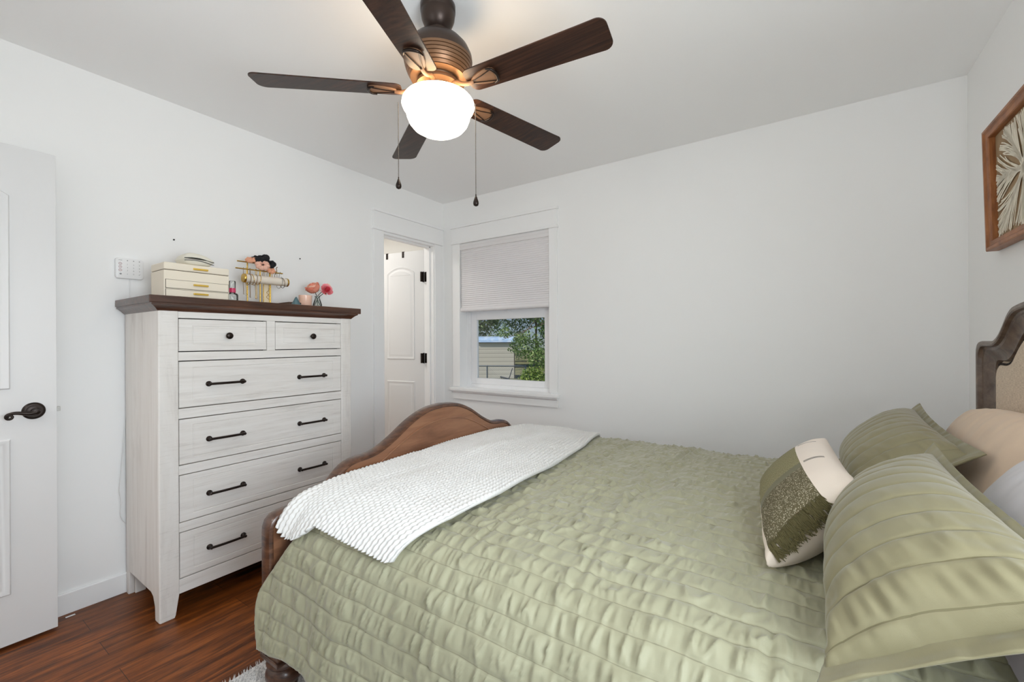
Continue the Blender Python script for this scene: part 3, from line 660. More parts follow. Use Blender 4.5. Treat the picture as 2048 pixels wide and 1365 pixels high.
for z0, z1 in ((1.4395, 1.4795), (1.400, 1.4365)):
    b = MB().box((JX1 - 0.0014, JY0 + 0.005, z0), (JX1 + 0.0001, JY1 - 0.004, z1)); obj('drawer_gap_shadow', b, 'gap_shadow', jb, smooth=0)  # dark sheet painting the shadow round the drawer front
    d = obj('drawer', MB().box((JX1 - 0.004, JY0 + 0.0068, z0 + 0.0016), (JX1 + 0.0028, JY1 - 0.0058, z1 - 0.0016)), 'cream_leather', jb, smooth=0, bevel=0.0015)
    jbar(d, (z0 + z1) / 2 + 0.002, JX1 + 0.0026)
# zip pouch lying on the jewelry box
po = thing('zip_pouch', 'cream pouch with two black stripes lying on the jewelry box', 'pouch', (0.285, -2.035, 1.556))
nu, nv = 25, 17; PY0, PY1, PXa, PXb = -2.100, -1.975, 0.235, 0.345
v = []; uu = np.linspace(0, 1, nu); vv2 = np.linspace(0, 1, nv)
def pouch_pt(u, q, side):
    e = (1 - abs(2 * u - 1) ** 5) ** 0.5 * (1 - abs(2 * q - 1) ** 4) ** 0.5; e = max(e, 0)
    sag = 0.010 * math.sin(PI * min(1, u * 1.15)) - 0.006 * u
    z = 1.5575 + 0.0270 * (1 + side * e) + sag * (0.5 + 0.5 * side)
    return (PXa + (PXb - PXa) * q, PY0 + (PY1 - PY0) * u, z)
b = MB(); vs = [pouch_pt(u, q, 1) for u in uu for q in vv2] + [pouch_pt(u, q, -1) for u in uu for q in vv2]
fs = [tuple(f) for f in grid_faces(nu, nv)] + [tuple(f) for f in grid_faces(nu, nv, nu * nv, True)]
obj('body', b.add(vs, fs), 'pouch_fabric', po, smooth=80)
for k, dz in enumerate((0.0058, -0.0058)):
    pts = []
    for u in np.linspace(0.02, 0.98, 20):
        p = pouch_pt(u, 0.985, 1); pts.append((PXb + 0.0008, p[1], 1.582 + dz + 0.008 * math.sin(PI * min(1, u * 1.1)) - 0.008 * u))
    b = MB()
    for a, c in zip(pts[:-1], pts[1:]): b.add([(a[0], a[1], a[2] - 0.0012), (c[0], c[1], c[2] - 0.0012), (c[0], c[1], c[2] + 0.0012), (a[0], a[1], a[2] + 0.0012), (a[0] - 0.003, a[1], a[2] - 0.0012), (c[0] - 0.003, c[1], c[2] - 0.0012), (c[0] - 0.003, c[1], c[2] + 0.0012), (a[0] - 0.003, a[1], a[2] + 0.0012)], [(0, 1, 2, 3), (3, 2, 6, 7), (1, 0, 4, 5), (4, 7, 6, 5)])
    obj('stripe', b, 'black', po, smooth=0)
# perfume bottle beside the box
pb = thing('perfume_bottle', 'clear perfume bottle with pink collar between jewelry box and jewelry stand', 'perfume bottle', (0.290, -1.874, ZT))
obj('bottle', MB().lathe([(0.024, 0.0005), (0.026, 0.004), (0.026, 0.040), (0.023, 0.047), (0.014, 0.050), (0.012, 0.053)], (0.290, -1.874, ZT), (0, 0, 1), 24), 'clear_glass', pb, smooth=50)
obj('collar', MB().lathe([(0.0155, 0.053), (0.0155, 0.075)], (0.290, -1.874, ZT), (0, 0, 1), 24), 'pink_label', pb)
obj('cap', MB().lathe([(0.0145, 0.0755), (0.0150, 0.108), (0.0135, 0.112)], (0.290, -1.874, ZT), (0, 0, 1), 24), 'clear_glass', pb, smooth=40)
# jewelry stand: gold T bars, velvet roll, cream side panel
js = thing('jewelry_stand', 'gold T-bar jewelry stand with cream velvet roll on the dresser', 'jewelry stand', (0.205, -1.690, ZT))
obj('base_tray', MB().prism(rrect(0.120, -1.800, 0.290, -1.590, 0.015), ZT + 0.0005, ZT + 0.010, 2), 'gold', js, smooth=0, bevel=0.002)
def ypx(u): return -1.78 + (u - 487) * 0.002714
def zpx(v_): return 1.432 + (600 - v_) * 0.00254
bar1 = obj('post', MB().tube([(0.215, ypx(516), ZT + 0.01), (0.215, ypx(516), zpx(531))], 0.0036, 10), 'gold', js, smooth=50)
obj('post', MB().tube([(0.165, ypx(500), ZT + 0.01), (0.165, ypx(500), zpx(520))], 0.0036, 10), 'gold', js, smooth=50)
obj('post', MB().tube([(0.200, ypx(538), ZT + 0.01), (0.200, ypx(538), zpx(535))], 0.0034, 10), 'gold', js, smooth=50)
obj('crossbar', MB().tube([(0.215, ypx(470), zpx(537.5)), (0.215, ypx(562), zpx(537.5))], 0.0036, 10), 'gold', js, smooth=50)
obj('crossbar', MB().tube([(0.165, ypx(481), zpx(519)), (0.165, ypx(528), zpx(519))], 0.0034, 10), 'gold', js, smooth=50)
RZ, RR = 1.540, 0.0225
ry0, ry1 = -1.795, -1.553
obj('bracelet_roll', MB().tube([(0.225, ry0 + 0.008, RZ), (0.225, ry1 - 0.008, RZ)], RR, 24), 'cream_velvet', js, smooth=50)
for a, c in ((ry0, ry0 + 0.011), (ry1 - 0.011, ry1)):
    obj('roll_cap', MB().lathe([(0.0, 0.0), (RR + 0.0005, 0.0008), (RR + 0.0016, 0.003), (RR + 0.0016, c - a)], (0.225, a, RZ), (0, 1, 0), 28, cap=False) if a == ry0 else MB().lathe([(RR + 0.0016, 0.0), (RR + 0.0016, c - a - 0.003), (RR + 0.0005, c - a - 0.0008), (0.0, c - a)], (0.225, a, RZ), (0, 1, 0), 28, cap=False), 'gold', js, smooth=50)
b = MB().box((0.178, ypx(529), ZT + 0.01), (0.186, ypx(542), RZ - 0.006)); obj('earring_panel', b, 'cream_panel', js, smooth=0, bevel=0.001)
b = MB()
for u in (527.5, 542): b.tube([(0.188, ypx(u), ZT + 0.01), (0.188, ypx(u), RZ - 0.004)], 0.0024, 8)
obj('panel_edge', b, 'gold', js, smooth=50)
# bracelets round the roll
def bracelet(y, r, tk, mat, drop, tilt, lab, grp=None):
    pts = []
    for k in range(40):
        a = 2 * PI * k / 40
        pts.append((0.225 + r * math.cos(a), y + tilt * math.sin(a), RZ + RR + tk - r + r * math.sin(a) if True else 0))
    o = obj('bracelet', MB().tube(pts, tk, 8, closed=True), mat, None, (0.225, y, RZ), smooth=60)
    return tag(o, lab, 'bracelet', grp)
bracelet(ypx(492), 0.0300, 0.0018, 'silver_chain', 0, 0.003, 'thin bracelet nearest the left gold cap of the velvet roll', 'bracelets on the velvet roll')
bracelet(ypx(498), 0.0275, 0.0015, 'gold', 0, -0.003, 'second bracelet from the left gold cap on the velvet roll', 'bracelets on the velvet roll')
bracelet(ypx(504), 0.0285, 0.0014, 'silver_chain', 0, 0.004, 'third bracelet from the left gold cap on the velvet roll', 'bracelets on the velvet roll')
bracelet(ypx(511), 0.0270, 0.0015, 'gold', 0, 0.005, 'fourth bracelet from the left gold cap on the velvet roll', 'bracelets on the velvet roll')
bracelet(ypx(554), 0.0310, 0.0013, 'steel', 0, 0.006, 'silver bracelet hanging lowest at the right part of the velvet roll', 'bracelets on the velvet roll')
bracelet(ypx(559), 0.0285, 0.0016, 'silver_chain', 0, -0.004, 'beaded bracelet nearest the right cap of the velvet roll', 'bracelets on the velvet roll')
# necklaces
def necklace(u0, u1, vtop, vbot, x, mat, lab, r=0.0009, grp='necklaces on the jewelry stand'):
    y0, y1 = ypx(u0), ypx(u1); zt_, zb_ = zpx(vtop), zpx(vbot); pts = []
    for k in range(15): q = k / 14; pts.append((x + 0.0045, y0 + 0.001 * math.sin(q * 9), zt_ - (zt_ - zb_) * q))
    mid = (y0 + y1) / 2
    for k in range(1, 8): a = PI + PI * k / 8; pts.append((x + 0.0045 - 0.004 * k / 8, mid + (y0 - mid) * -math.cos(a), zb_ - abs(y1 - y0) * 0.5 * abs(math.sin(a))))
    for k in range(15): q = k / 14; pts.append((x - 0.0045, y1, zb_ + (zt_ - zb_) * q))
    pts += [(x - 0.0035, (y0 + y1) / 2, zt_ + 0.0045), (x, (y0 + y1) / 2, zt_ + 0.0055), (x + 0.0035, (y0 + y1) / 2, zt_ + 0.0045)]
    return tag(obj('necklace', MB().tube(pts, r, 6, closed=True), mat, None, (x, mid, zb_), smooth=60), lab, 'necklace', grp)
necklace(483, 486, 537, 590, 0.215, 'silver_chain', 'thin necklace farthest left under the long gold crossbar')
necklace(488, 491, 537, 593, 0.215, 'gold', 'fine necklace hanging just left of the velvet roll bracelets')
necklace(495, 498, 537, 596, 0.215, 'silver_chain', 'dark beaded necklace hanging behind the left end of the roll', 0.0013)
necklace(506, 510, 537, 597, 0.215, 'gold', 'gold necklace hanging just left of the stand post', 0.0013)
# short chains bunched over the crossbar on the right half, twisted chain on the panel
for k, (u0, u1, vb, mt_, lab) in enumerate(((521, 526, 553, 'silver_chain', 'bunched dark chain over the crossbar just right of the post'),
        (529, 534, 551, 'steel', 'silver chain over the crossbar below the pink scrunchie'), (536, 541, 556, 'gold', 'gold chain draped at the middle of the right crossbar'),
        (545, 551, 552, 'silver_chain', 'dark chain draped near the right end of the crossbar'), (554, 560, 557, 'steel', 'silver chain draped at the right end of the crossbar'))):
    necklace(u0, u1, 537, vb, 0.215, mt_, lab, 0.0016)
pts = [(0.1905 + 0.0012, ypx(535.5 + 2.3 * math.sin(q * 14) + 1.0 * math.cos(q * 5)), zpx(574 + 24 * q)) for q in np.linspace(0, 1, 50)]
tag(obj('necklace', MB().tube(pts, 0.0012, 6), 'gold', None, pts[0], smooth=60), 'twisted gold chain hanging on the cream panel of the stand', 'necklace', 'necklaces on the jewelry stand')
# scrunchies piled over the top bars
def scrunchie(c, R_, r_, nrm, lobes, mat, lab, seed):
    r0 = random.Random(seed); ax = Vector(nrm).normalized(); t_ = ax.orthogonal().normalized(); e2 = ax.cross(t_)
    v = []; nu_, nv_ = 72, 14
    for i in range(nu_):
        a = 2 * PI * i / nu_; rr_ = r_ * (0.78 + 0.30 * abs(math.sin(a * lobes / 2)) + 0.06 * math.sin(a * lobes * 2.3 + seed)); RRr = R_ * (1 + 0.05 * math.sin(2 * a + seed))
        d_ = t_ * math.cos(a) + e2 * math.sin(a)
        for j in range(nv_):
            q = 2 * PI * j / nv_; v.append(Vector(c) + d_ * (RRr + rr_ * math.cos(q)) + ax * (rr_ * math.sin(q) * (1 + 0.15 * math.sin(3 * a))))
    f = [(i * nv_ + j, i * nv_ + (j + 1) % nv_, ((i + 1) % nu_) * nv_ + (j + 1) % nv_, ((i + 1) % nu_) * nv_ + j) for i in range(nu_) for j in range(nv_)]
    return tag(obj('scrunchie', MB().add(v, f), mat, None, c, smooth=180), lab, 'scrunchie', 'scrunchies on the jewelry stand')
scrunchie((0.190, ypx(520), zpx(510)), 0.032, 0.0150, (0.25, -0.45, 1), 9, 'scrunchie_black', 'black scrunchie on top of the jewelry stand', 1)
scrunchie((0.212, ypx(533), zpx(521)), 0.024, 0.0140, (0.55, -0.35, 0.8), 8, 'scrunchie_black', 'lower black scrunchie resting right of the top one', 6)
scrunchie((0.190, ypx(503), zpx(515)), 0.017, 0.011, (0.4, -0.3, 1), 8, 'scrunchie_peach', 'peach scrunchie at the left end of the pile on the stand', 2)
scrunchie((0.226, ypx(519), zpx(525)), 0.022, 0.0140, (0.9, -0.2, 0.6), 8, 'scrunchie_pink', 'pink scrunchie under the black ones on the stand', 3)
scrunchie((0.226, ypx(535), zpx(533)), 0.014, 0.0115, (0.9, 0.2, 0.5), 7, 'scrunchie_peach', 'peach scrunchie lowest at the right side of the pile', 4)
# small hair claw standing behind, right of the scrunchies
b = MB(); cy_ = ypx(549)
for k in (-1, 1):
    pts = [(0.195, cy_ + k * 0.004, zpx(540)), (0.195, cy_ + k * 0.012, zpx(533)), (0.195, cy_ + k * 0.009, zpx(526)), (0.195, cy_ + k * 0.016, zpx(523))]
    b.tube([tuple(p) for p in cr(pts, 14)[0]], 0.0026, 8)
tag(obj('hair_clip', b, 'silver_chain', None, (0.195, cy_, zpx(540)), smooth=60), 'small bronze hair claw right of the scrunchies on the stand', 'hair clip')
# notebook, cone, cup, vase with roses
tag(obj('notebook', MB().box((0.185, -1.586, ZT + 0.0005), (0.300, -1.515, ZT + 0.026)), 'notebook', None, (0.24, -1.55, ZT), smooth=0, bevel=0.002), 'flat brown notebook between jewelry stand and teal cone', 'notebook')
tag(obj('ring_cone', MB().lathe([(0.026, 0.0005), (0.027, 0.006), (0.004, 0.052), (0.0, 0.055)], (0.330, -1.562, ZT), (0, 0, 1), 24, cap=False), 'teal_stone', None, (0.330, -1.562, ZT), smooth=40), 'small teal stone ring cone on the dresser', 'ring holder')
b = MB().lathe([(0.0, 0.0005), (0.031, 0.0005), (0.0335, 0.004), (0.0365, 0.074), (0.0345, 0.0745), (0.032, 0.012), (0.0, 0.010)], (0.260, -1.466, ZT), (0, 0, 1), 32, cap=False)
tag(obj('candle_cup', b, 'pink_glass', None, (0.260, -1.466, ZT), smooth=50), 'ribbed pink glass candle cup beside the rose vase', 'candle holder')
va = thing('flower_vase', 'small clear glass vase holding artificial roses on the dresser', 'vase', (0.225, -1.368, ZT))
b = MB().lathe([(0.0, 0.0008), (0.024, 0.0008), (0.027, 0.010), (0.026, 0.030), (0.018, 0.055), (0.013, 0.070), (0.016, 0.080), (0.0148, 0.080), (0.0118, 0.070), (0.0165, 0.054), (0.0245, 0.030), (0.025, 0.012), (0.0, 0.005)], (0.225, -1.368, ZT), (0, 0, 1), 28, cap=False)
obj('glass', b, 'clear_glass', va, smooth=60)
def rose(c, R_, ax, mats, lab, stem_to, seed, petals=(5, 6, 7), openness=1.0, hs=1.0):
    r0 = random.Random(seed); ax = Vector(ax).normalized(); t_ = ax.orthogonal().normalized(); e2 = ax.cross(t_); c = Vector(c)
    root = thing('rose', lab, 'flower', tuple(c), 'artificial roses in the vase')
    NP = sum(petals); ga = 2.39996
    for li in range(3):
        b = MB()
        for p in range(NP):
            fr_ = p / (NP - 1)
            if (0 if fr_ < 0.30 else (1 if fr_ < 0.62 else 2)) != li: continue
            rad = R_ * (0.14 + 0.86 * fr_ ** 0.85); a0 = p * ga + r0.uniform(-0.12, 0.12); wid = 1.35 - 0.62 * fr_; v = []; nu_, nv_ = 11, 8
            htop = R_ * (0.62 - 0.30 * fr_ * openness)
            for i in range(nu_):
                s_ = -1 + 2 * i / (nu_ - 1)
                for j in range(nv_):
                    q = j / (nv_ - 1); wq = (0.30 + 0.70 * math.sin(min(1, q * 1.25) * PI / 2)) * math.sqrt(max(0.0, 1 - max(0, (q - 0.62) / 0.42) ** 2 * 0.75)); a = a0 + wid * s_ * wq
                    rr_ = rad * (0.25 + 0.75 * math.sin(q * PI / 2) ** 0.75) + R_ * 0.16 * fr_ * openness * q ** 4 + R_ * 0.035 * s_ * math.sin(p * 1.7)
                    hh = -R_ * 0.45 * (1 - 0.15 * fr_) + (htop + R_ * 0.45) * q ** (0.9 + 0.5 * fr_) - R_ * 0.10 * s_ * s_ * q - R_ * 0.20 * fr_ * openness * q ** 6
                    v.append(c + (t_ * math.cos(a) + e2 * math.sin(a)) * rr_ + ax * hh * hs)
            b.add(v, [tuple(f) for f in grid_faces(nu_, nv_)])
        obj('petals', b, mats[li], root, smooth=180)
    b = MB()
    for p in range(5):
        a = 2 * PI * p / 5; d_ = t_ * math.cos(a) + e2 * math.sin(a); s_ = ax.cross(d_)
        v = [c + ax * (-R_ * 0.47), c + d_ * R_ * 0.35 - ax * R_ * 0.42 + s_ * R_ * 0.16, c + d_ * R_ * 0.72 - ax * R_ * 0.40, c + d_ * R_ * 0.35 - ax * R_ * 0.42 - s_ * R_ * 0.16]
        b.add(v, [(0, 1, 2), (0, 2, 3)])
    obj('sepals', b, 'leaf_green', root, smooth=0)
    st = Vector(stem_to); p0 = c - ax * R_ * 0.42; m1 = p0 - ax * R_ * 0.5
    nk = Vector((0.225, -1.368, ZT + 0.072)) + (st - Vector((0.225, -1.368, st.z))) * -0.25
    obj('stem', MB().tube([tuple(x) for x in cr([p0, m1 * 0.6 + nk * 0.4, nk, st], 16)[0]], 0.0022, 8), 'stem_green', root, smooth=60)
rose((0.235, -1.398, ZT + 0.122), 0.045, (0.10, -0.50, 0.80), ['petal_peach', 'petal_pale', 'petal_peach'], 'large peach rose facing away, left in the vase', (0.238, -1.352, ZT + 0.012), 3, (5, 7, 9), 0.65, 1.35)
rose((0.275, -1.338, ZT + 0.118), 0.037, (0.86, -0.12, 0.42), ['petal_deep', 'petal_pink', 'petal_pink'], 'pink rose with deep pink centre facing the room, in the vase', (0.212, -1.385, ZT + 0.012), 5)
rose((0.205, -1.283, ZT + 0.148), 0.025, (0.3, 0.75, 0.45), ['petal_peach', 'petal_pale', 'petal_pale'], 'small pale rosebud at the right of the vase bouquet', (0.208, -1.352, ZT + 0.012), 9, (4, 4, 4), 0.4)
# ------------------------------------------------------------------ on the left wall
kp = thing('alarm_keypad', 'white rounded alarm keypad on the wall left of the jewelry box', 'keypad', (0.0, -2.209, 1.55))
KY0, KY1, KZ0, KZ1 = -2.262, -2.156, 1.503, 1.602
out = rrect(KY0, KZ0, KY1, KZ1, 0.012)
b = MB().rings([[(0.0005, y, z) for y, z in offset_poly(out, 0.001)], [(0.013, y, z) for y, z in out], [(0.0165, y, z) for y, z in offset_poly(out, 0.0012)], [(0.018, y, z) for y, z in offset_poly(out, 0.004)]])
obj('body', b, 'white_plastic', kp, smooth=50)
def text_mesh(s_, size):
    cu = bpy.data.curves.new('txt', 'FONT'); cu.body = s_; cu.size = size; cu.align_x = 'CENTER'; cu.align_y = 'CENTER'
    o = bpy.data.objects.new('txt', cu); COL.objects.link(o); bpy.context.view_layer.update()
    me = bpy.data.meshes.new_from_object(o.evaluated_get(bpy.context.evaluated_depsgraph_get())); vs = [tuple(p.co) for p in me.vertices]; fs = [tuple(p.vertices) for p in me.polygons]
    bpy.data.objects.remove(o); bpy.data.curves.remove(cu); bpy.data.meshes.remove(me); return vs, fs
cols = [-2.2175, -2.1945, -2.1725]; rows = [1.5715, 1.5565, 1.5420, 1.5265]
for r_, line in enumerate((('1', '2', '3'), ('4', '5', '6'), ('7', '8', '9'), ('x', '0', '\u2713'))):
    for c_, ch in enumerate(line):
        if ch == '\u2713': vs, fs = [(-0.003, 0, 0), (-0.001, -0.003, 0), (0.004, 0.003, 0), (0.003, 0.0036, 0), (-0.001, -0.0012, 0), (-0.0026, 0.0008, 0)], [(0, 1, 4, 5), (1, 2, 3, 4)]
        else: vs, fs = text_mesh(ch, 0.0085)
        obj('key_label', MB().add([(0.0184, cols[c_] + x, rows[r_] + y) for x, y, z in vs], fs), 'grey_print', kp, smooth=0)
for c_, y in enumerate(cols):
    obj('mode_icon', MB().lathe([(0.0, 0.0), (0.0024, 0.0)], (0.0184, y, 1.5905), (1, 0, 0), 14, cap=False), 'grey_print', kp, smooth=0)
for z in (1.5735, 1.5585, 1.5430):
    b = MB(); b.lathe([(0.0046, 0.0), (0.0056, 0.0004), (0.0064, 0.0)], (0.0182, -2.2440, z), (1, 0, 0), 20, cap=False); b.box((0.0182, -2.2456, z - 0.0018), (0.0186, -2.2424, z + 0.0018))
    obj('emergency_button', b, 'red_print', kp, smooth=0)
obj('status_mark', MB().box((0.0181, -2.2500, 1.5895), (0.0184, -2.2370, 1.5912)), 'grey_print', kp, smooth=0)
obj('speaker_dot', MB().lathe([(0.0, 0.0), (0.0042, 0.0)], (0.0184, -2.2430, 1.5250), (1, 0, 0), 16, cap=False), 'grey_print', kp, smooth=0)
pts = [(0.0035, -2.206, 1.505), (0.0035, -2.2062, 1.45), (0.0035, -2.2058, 1.40), (0.006, -2.207, 1.30), (0.006, -2.215, 1.0), (0.010, -2.2395, 0.62), (0.012, -2.246, 0.54), (0.012, -2.250, 0.49), (0.012, -2.243, 0.44), (0.012, -2.246, 0.38), (0.012, -2.236, 0.345), (0.012, -2.20, 0.30)]
tag(obj('power_cord', MB().tube([tuple(p) for p in cr(pts, 60)[0]], 0.0018, 8), 'white_plastic', None, (0.0, -2.206, 1.50), smooth=60), 'thin white cord from the keypad down behind the dresser', 'cord')
def screw(y, z, lab):
    b = MB().lathe([(0.0016, -0.002), (0.0016, 0.004), (0.0042, 0.005), (0.0042, 0.0065), (0.0, 0.0075)], (0, y, z), (1, 0, 0), 14, cap=False)
    tag(obj('wall_screw', b, 'screw', None, (0, y, z)), lab, 'screw', 'screws left in the wall')
screw(-2.028, 1.729, 'small dark screw in the wall above the jewelry box'); screw(-1.352, 1.735, 'small dark screw in the wall above the rose vase')
# outlet with a plugged-in adapter on the back wall
ol = thing('wall_outlet', 'white wall outlet with adapter on the back wall behind the bed', 'outlet', (1.479, 0, 0.47))
obj('cover_plate', MB().box((1.444, -0.005, 0.412), (1.514, -0.0003, 0.527)), 'white_plastic', ol, smooth=0, bevel=0.002)
obj('plug_adapter', MB().box((1.456, -0.045, 0.470), (1.502, -0.005, 0.516)), 'white_plastic', ol, smooth=0, bevel=0.004)
tag(obj('paper_scrap', MB().box((0.040, -2.438, 0.0004), (0.050, -2.408, 0.002)), 'white_plastic', None, (0.045, -2.42, 0), smooth=0), 'tiny white scrap on the floor by the baseboard', 'scrap')
# ------------------------------------------------------------------ ceiling fan
FX, FY = 1.592, -1.727
fan = thing('ceiling_fan', 'bronze ceiling fan with five dark wood blades and lit bowl lamp', 'ceiling fan', (FX, FY, H))
FC = (FX, FY, 0)
obj('canopy', MB().lathe([(0.0610, 2.4395), (0.0640, 2.436), (0.0640, 2.412), (0.0625, 2.410), (0.0625, 2.404), (0.0600, 2.385), (0.0520, 2.365), (0.0400, 2.351), (0.0330, 2.346), (0.0330, 2.340), (0.0300, 2.338), (0.0272, 2.341), (0.0235, 2.352), (0.0, 2.354)], FC, (0, 0, 1), 48, cap=False), 'bronze', fan, smooth=45)
obj('downrod', MB().lathe([(0.0125, 2.36), (0.0125, 2.325), (0.020, 2.322), (0.022, 2.300)], FC, (0, 0, 1), 24), 'bronze', fan, smooth=45)
obj('motor_housing', MB().lathe([(0.0, 2.327), (0.036, 2.325), (0.066, 2.315), (0.092, 2.298), (0.112, 2.275), (0.1235, 2.250), (0.1260, 2.232)], FC, (0, 0, 1), 56, cap=False), 'bronze', fan, smooth=45)
pr_ = [(0.1260, 2.232)]; r_, z_ = 0.1260, 2.232
for k in range(6):
    z_ -= 0.0085; r_ -= 0.0012 + 0.0011 * k; pr_ += [(r_, z_), (r_ - 0.0035, z_ - 0.0006), (r_ - 0.0035, z_ - 0.0024), (r_ - 0.0006, z_ - 0.0030)]; z_ -= 0.0030
pr_ += [(0.070, z_ - 0.004), (0.066, 2.146), (0.052, 2.144)]
obj('grooved_band', MB().lathe(pr_, FC, (0, 0, 1), 56, cap=False), 'lamplit_bronze', fan, smooth=30)
obj('flywheel', MB().lathe([(0.060, 2.150), (0.078, 2.149), (0.080, 2.146), (0.080, 2.136), (0.070, 2.134), (0.062, 2.130), (0.060, 2.118), (0.0, 2.117)], FC, (0, 0, 1), 40, cap=False), 'lamplit_bronze', fan, smooth=40)
obj('lamp_fitter', MB().lathe([(0.058, 2.130), (0.060, 2.112), (0.070, 2.106), (0.0705, 2.098), (0.056, 2.096)], FC, (0, 0, 1), 40, cap=False), 'bronze', fan, smooth=40)
bowl = [(0.1270, 2.082), (0.1315, 2.075), (0.1330, 2.064), (0.1290, 2.054), (0.1205, 2.046), (0.1165, 2.042), (0.1175, 2.037), (0.1150, 2.022), (0.1070, 2.002), (0.0930, 1.985), (0.0720, 1.972), (0.0450, 1.9645), (0.0200, 1.9620), (0.0, 1.9617)]
obj('glass_bowl', MB().lathe(bowl, FC, (0, 0, 1), 56, cap=False), 'lit_glass', fan, smooth=180)
obj('glass_shoulder', MB().lathe([(0.064, 2.104), (0.082, 2.103), (0.104, 2.098), (0.122, 2.088), (0.1270, 2.082)], FC, (0, 0, 1), 56, cap=False), 'lit_glass_top', fan, smooth=180)
BZ, BR = 2.118, 0.640
def blade_parts(ang, first=None):
    c, s_ = math.cos(ang), math.sin(ang); pit = math.radians(-10)
    def W(r, t, h):      # local radial, tangential, up (pitched)
        t2 = t * math.cos(pit) - h * math.sin(pit); h2 = t * math.sin(pit) + h * math.cos(pit)
        return (FX + r * c - t2 * s_, FY + r * s_ + t2 * c, BZ + h2)
    r0, r1 = 0.132, BR + 0.004; w0, w1 = 0.050, 0.0605
    out = []
    for k in range(9): a = PI / 2 + PI / 2 * k / 8; out.append((r0 + 0.022 + 0.022 * math.cos(a), -(w0 - 0.022 + 0.022 * math.sin(a))))
    out2 = []
    rc = 0.030
    out = [(r0, w0 - 0.025)]
    out += [(r0 + 0.025 - 0.025 * math.cos(a), w0 - 0.025 + 0.025 * math.sin(a)) for a in np.linspace(0.2, PI / 2, 6)]
    out += [(r, w0 + (w1 - w0) * (r - r0) / (r1 - r0)) for r in np.linspace(r0 + 0.06, r1 - 0.06, 8)]
    out += [(r1 - rc + rc * math.sin(a), w1 - rc + rc * math.cos(a)) for a in np.linspace(0, PI / 2, 8)]
    half = out; full = half + [(r, -t) for r, t in half[::-1]]
    th = 0.0045; n = len(full)
    top_ = [W(r, t, th / 2) for r, t in full]; bot_ = [W(r, t, -th / 2) for r, t in full]
    bl = obj('blade', MB().add(top_ + bot_, [tuple(range(n)), tuple(range(n, 2 * n))[::-1]] + [(i, n + i, n + (i + 1) % n, (i + 1) % n) for i in range(n)], 0), 'blade_wood', fan, smooth=0, bevel=0.0008)
    # bracket: arm from the hub, leaf-shaped plate under the blade and two arched ribs
    b = MB(); h0 = -th / 2 - 0.0035
    arm = [W(0.060, 0, 0.016), W(0.085, 0, 0.012), W(0.110, 0, -0.002), W(0.135, 0, -0.009), W(0.158, 0, -0.0085)]
    b.tube([tuple(p) for p in cr(arm, 12)[0]], [0.009, 0.009, 0.0088, 0.0085, 0.008, 0.0076, 0.0072, 0.007, 0.007, 0.007, 0.007, 0.006], 10)
    pl = [(0.152, 0.008), (0.166, 0.017), (0.190, 0.026), (0.216, 0.031), (0.236, 0.030), (0.246, 0.024)]
    ol = pl + [(0.250, 0.012), (0.251, 0), (0.250, -0.012)] + [(r, -t) for r, t in pl[::-1]]; m = len(ol)
    v = [W(r, t, h0 - 0.002) for r, t in ol] + [W(r, t, h0 + 0.0034) for r, t in ol]
    b.add(v, [tuple(range(m))[::-1], tuple(range(m, 2 * m))] + [(i, (i + 1) % m, m + (i + 1) % m, m + i) for i in range(m)])
    obj('blade_bracket', b, 'lamplit_plate', bl, smooth=30)
    b = MB()
    arc = [W(r, t, h0 - 0.004) for r, t in [(0.226, -0.034), (0.241, -0.027), (0.2485, -0.014), (0.2515, 0), (0.2485, 0.014), (0.241, 0.027), (0.226, 0.034)]]
    b.tube([tuple(p) for p in cr(arc, 20)[0]], [0.0025 + 0.0032 * math.sin(PI * k / 19) for k in range(20)], 8)
    b.tube([W(0.154, 0.003, h0 - 0.004), W(0.195, 0.013, h0 - 0.0045), W(0.240, 0.026, h0 - 0.004)], 0.0018, 6); b.tube([W(0.154, -0.003, h0 - 0.004), W(0.195, -0.013, h0 - 0.0045), W(0.240, -0.026, h0 - 0.004)], 0.0018, 6)
    obj('bracket_rib', b, 'dark_bronze', bl, smooth=50)
for k in range(5): blade_parts(math.radians(221.5 + 72 * k))
def pull_chain(x, y, z0, z1):
    b = MB(); n_ = int((z0 - z1) / 0.0052)
    for k in range(n_): b.ball((x, y, z0 - 0.0052 * k), 0.0019, 5)
    b.tube([(x, y, z0), (x, y, z1)], 0.0006, 5)
    o = obj('pull_chain', b, 'dark_chain', fan, smooth=60)
    obj('chain_weight', MB().lathe([(0.0, z1 + 0.010), (0.0022, z1 + 0.009), (0.0022, z1 + 0.002), (0.0042, z1 - 0.001), (0.0062, z1 - 0.008), (0.0098, z1 - 0.018), (0.0105, z1 - 0.025), (0.0085, z1 - 0.032), (0.0, z1 - 0.036)], (x, y, 0), (0, 0, 1), 20, cap=False), 'dark_bronze', o, smooth=60)
pull_chain(1.4735, -1.815, 2.075, 1.792); pull_chain(1.709, -1.655, 2.068, 1.727)

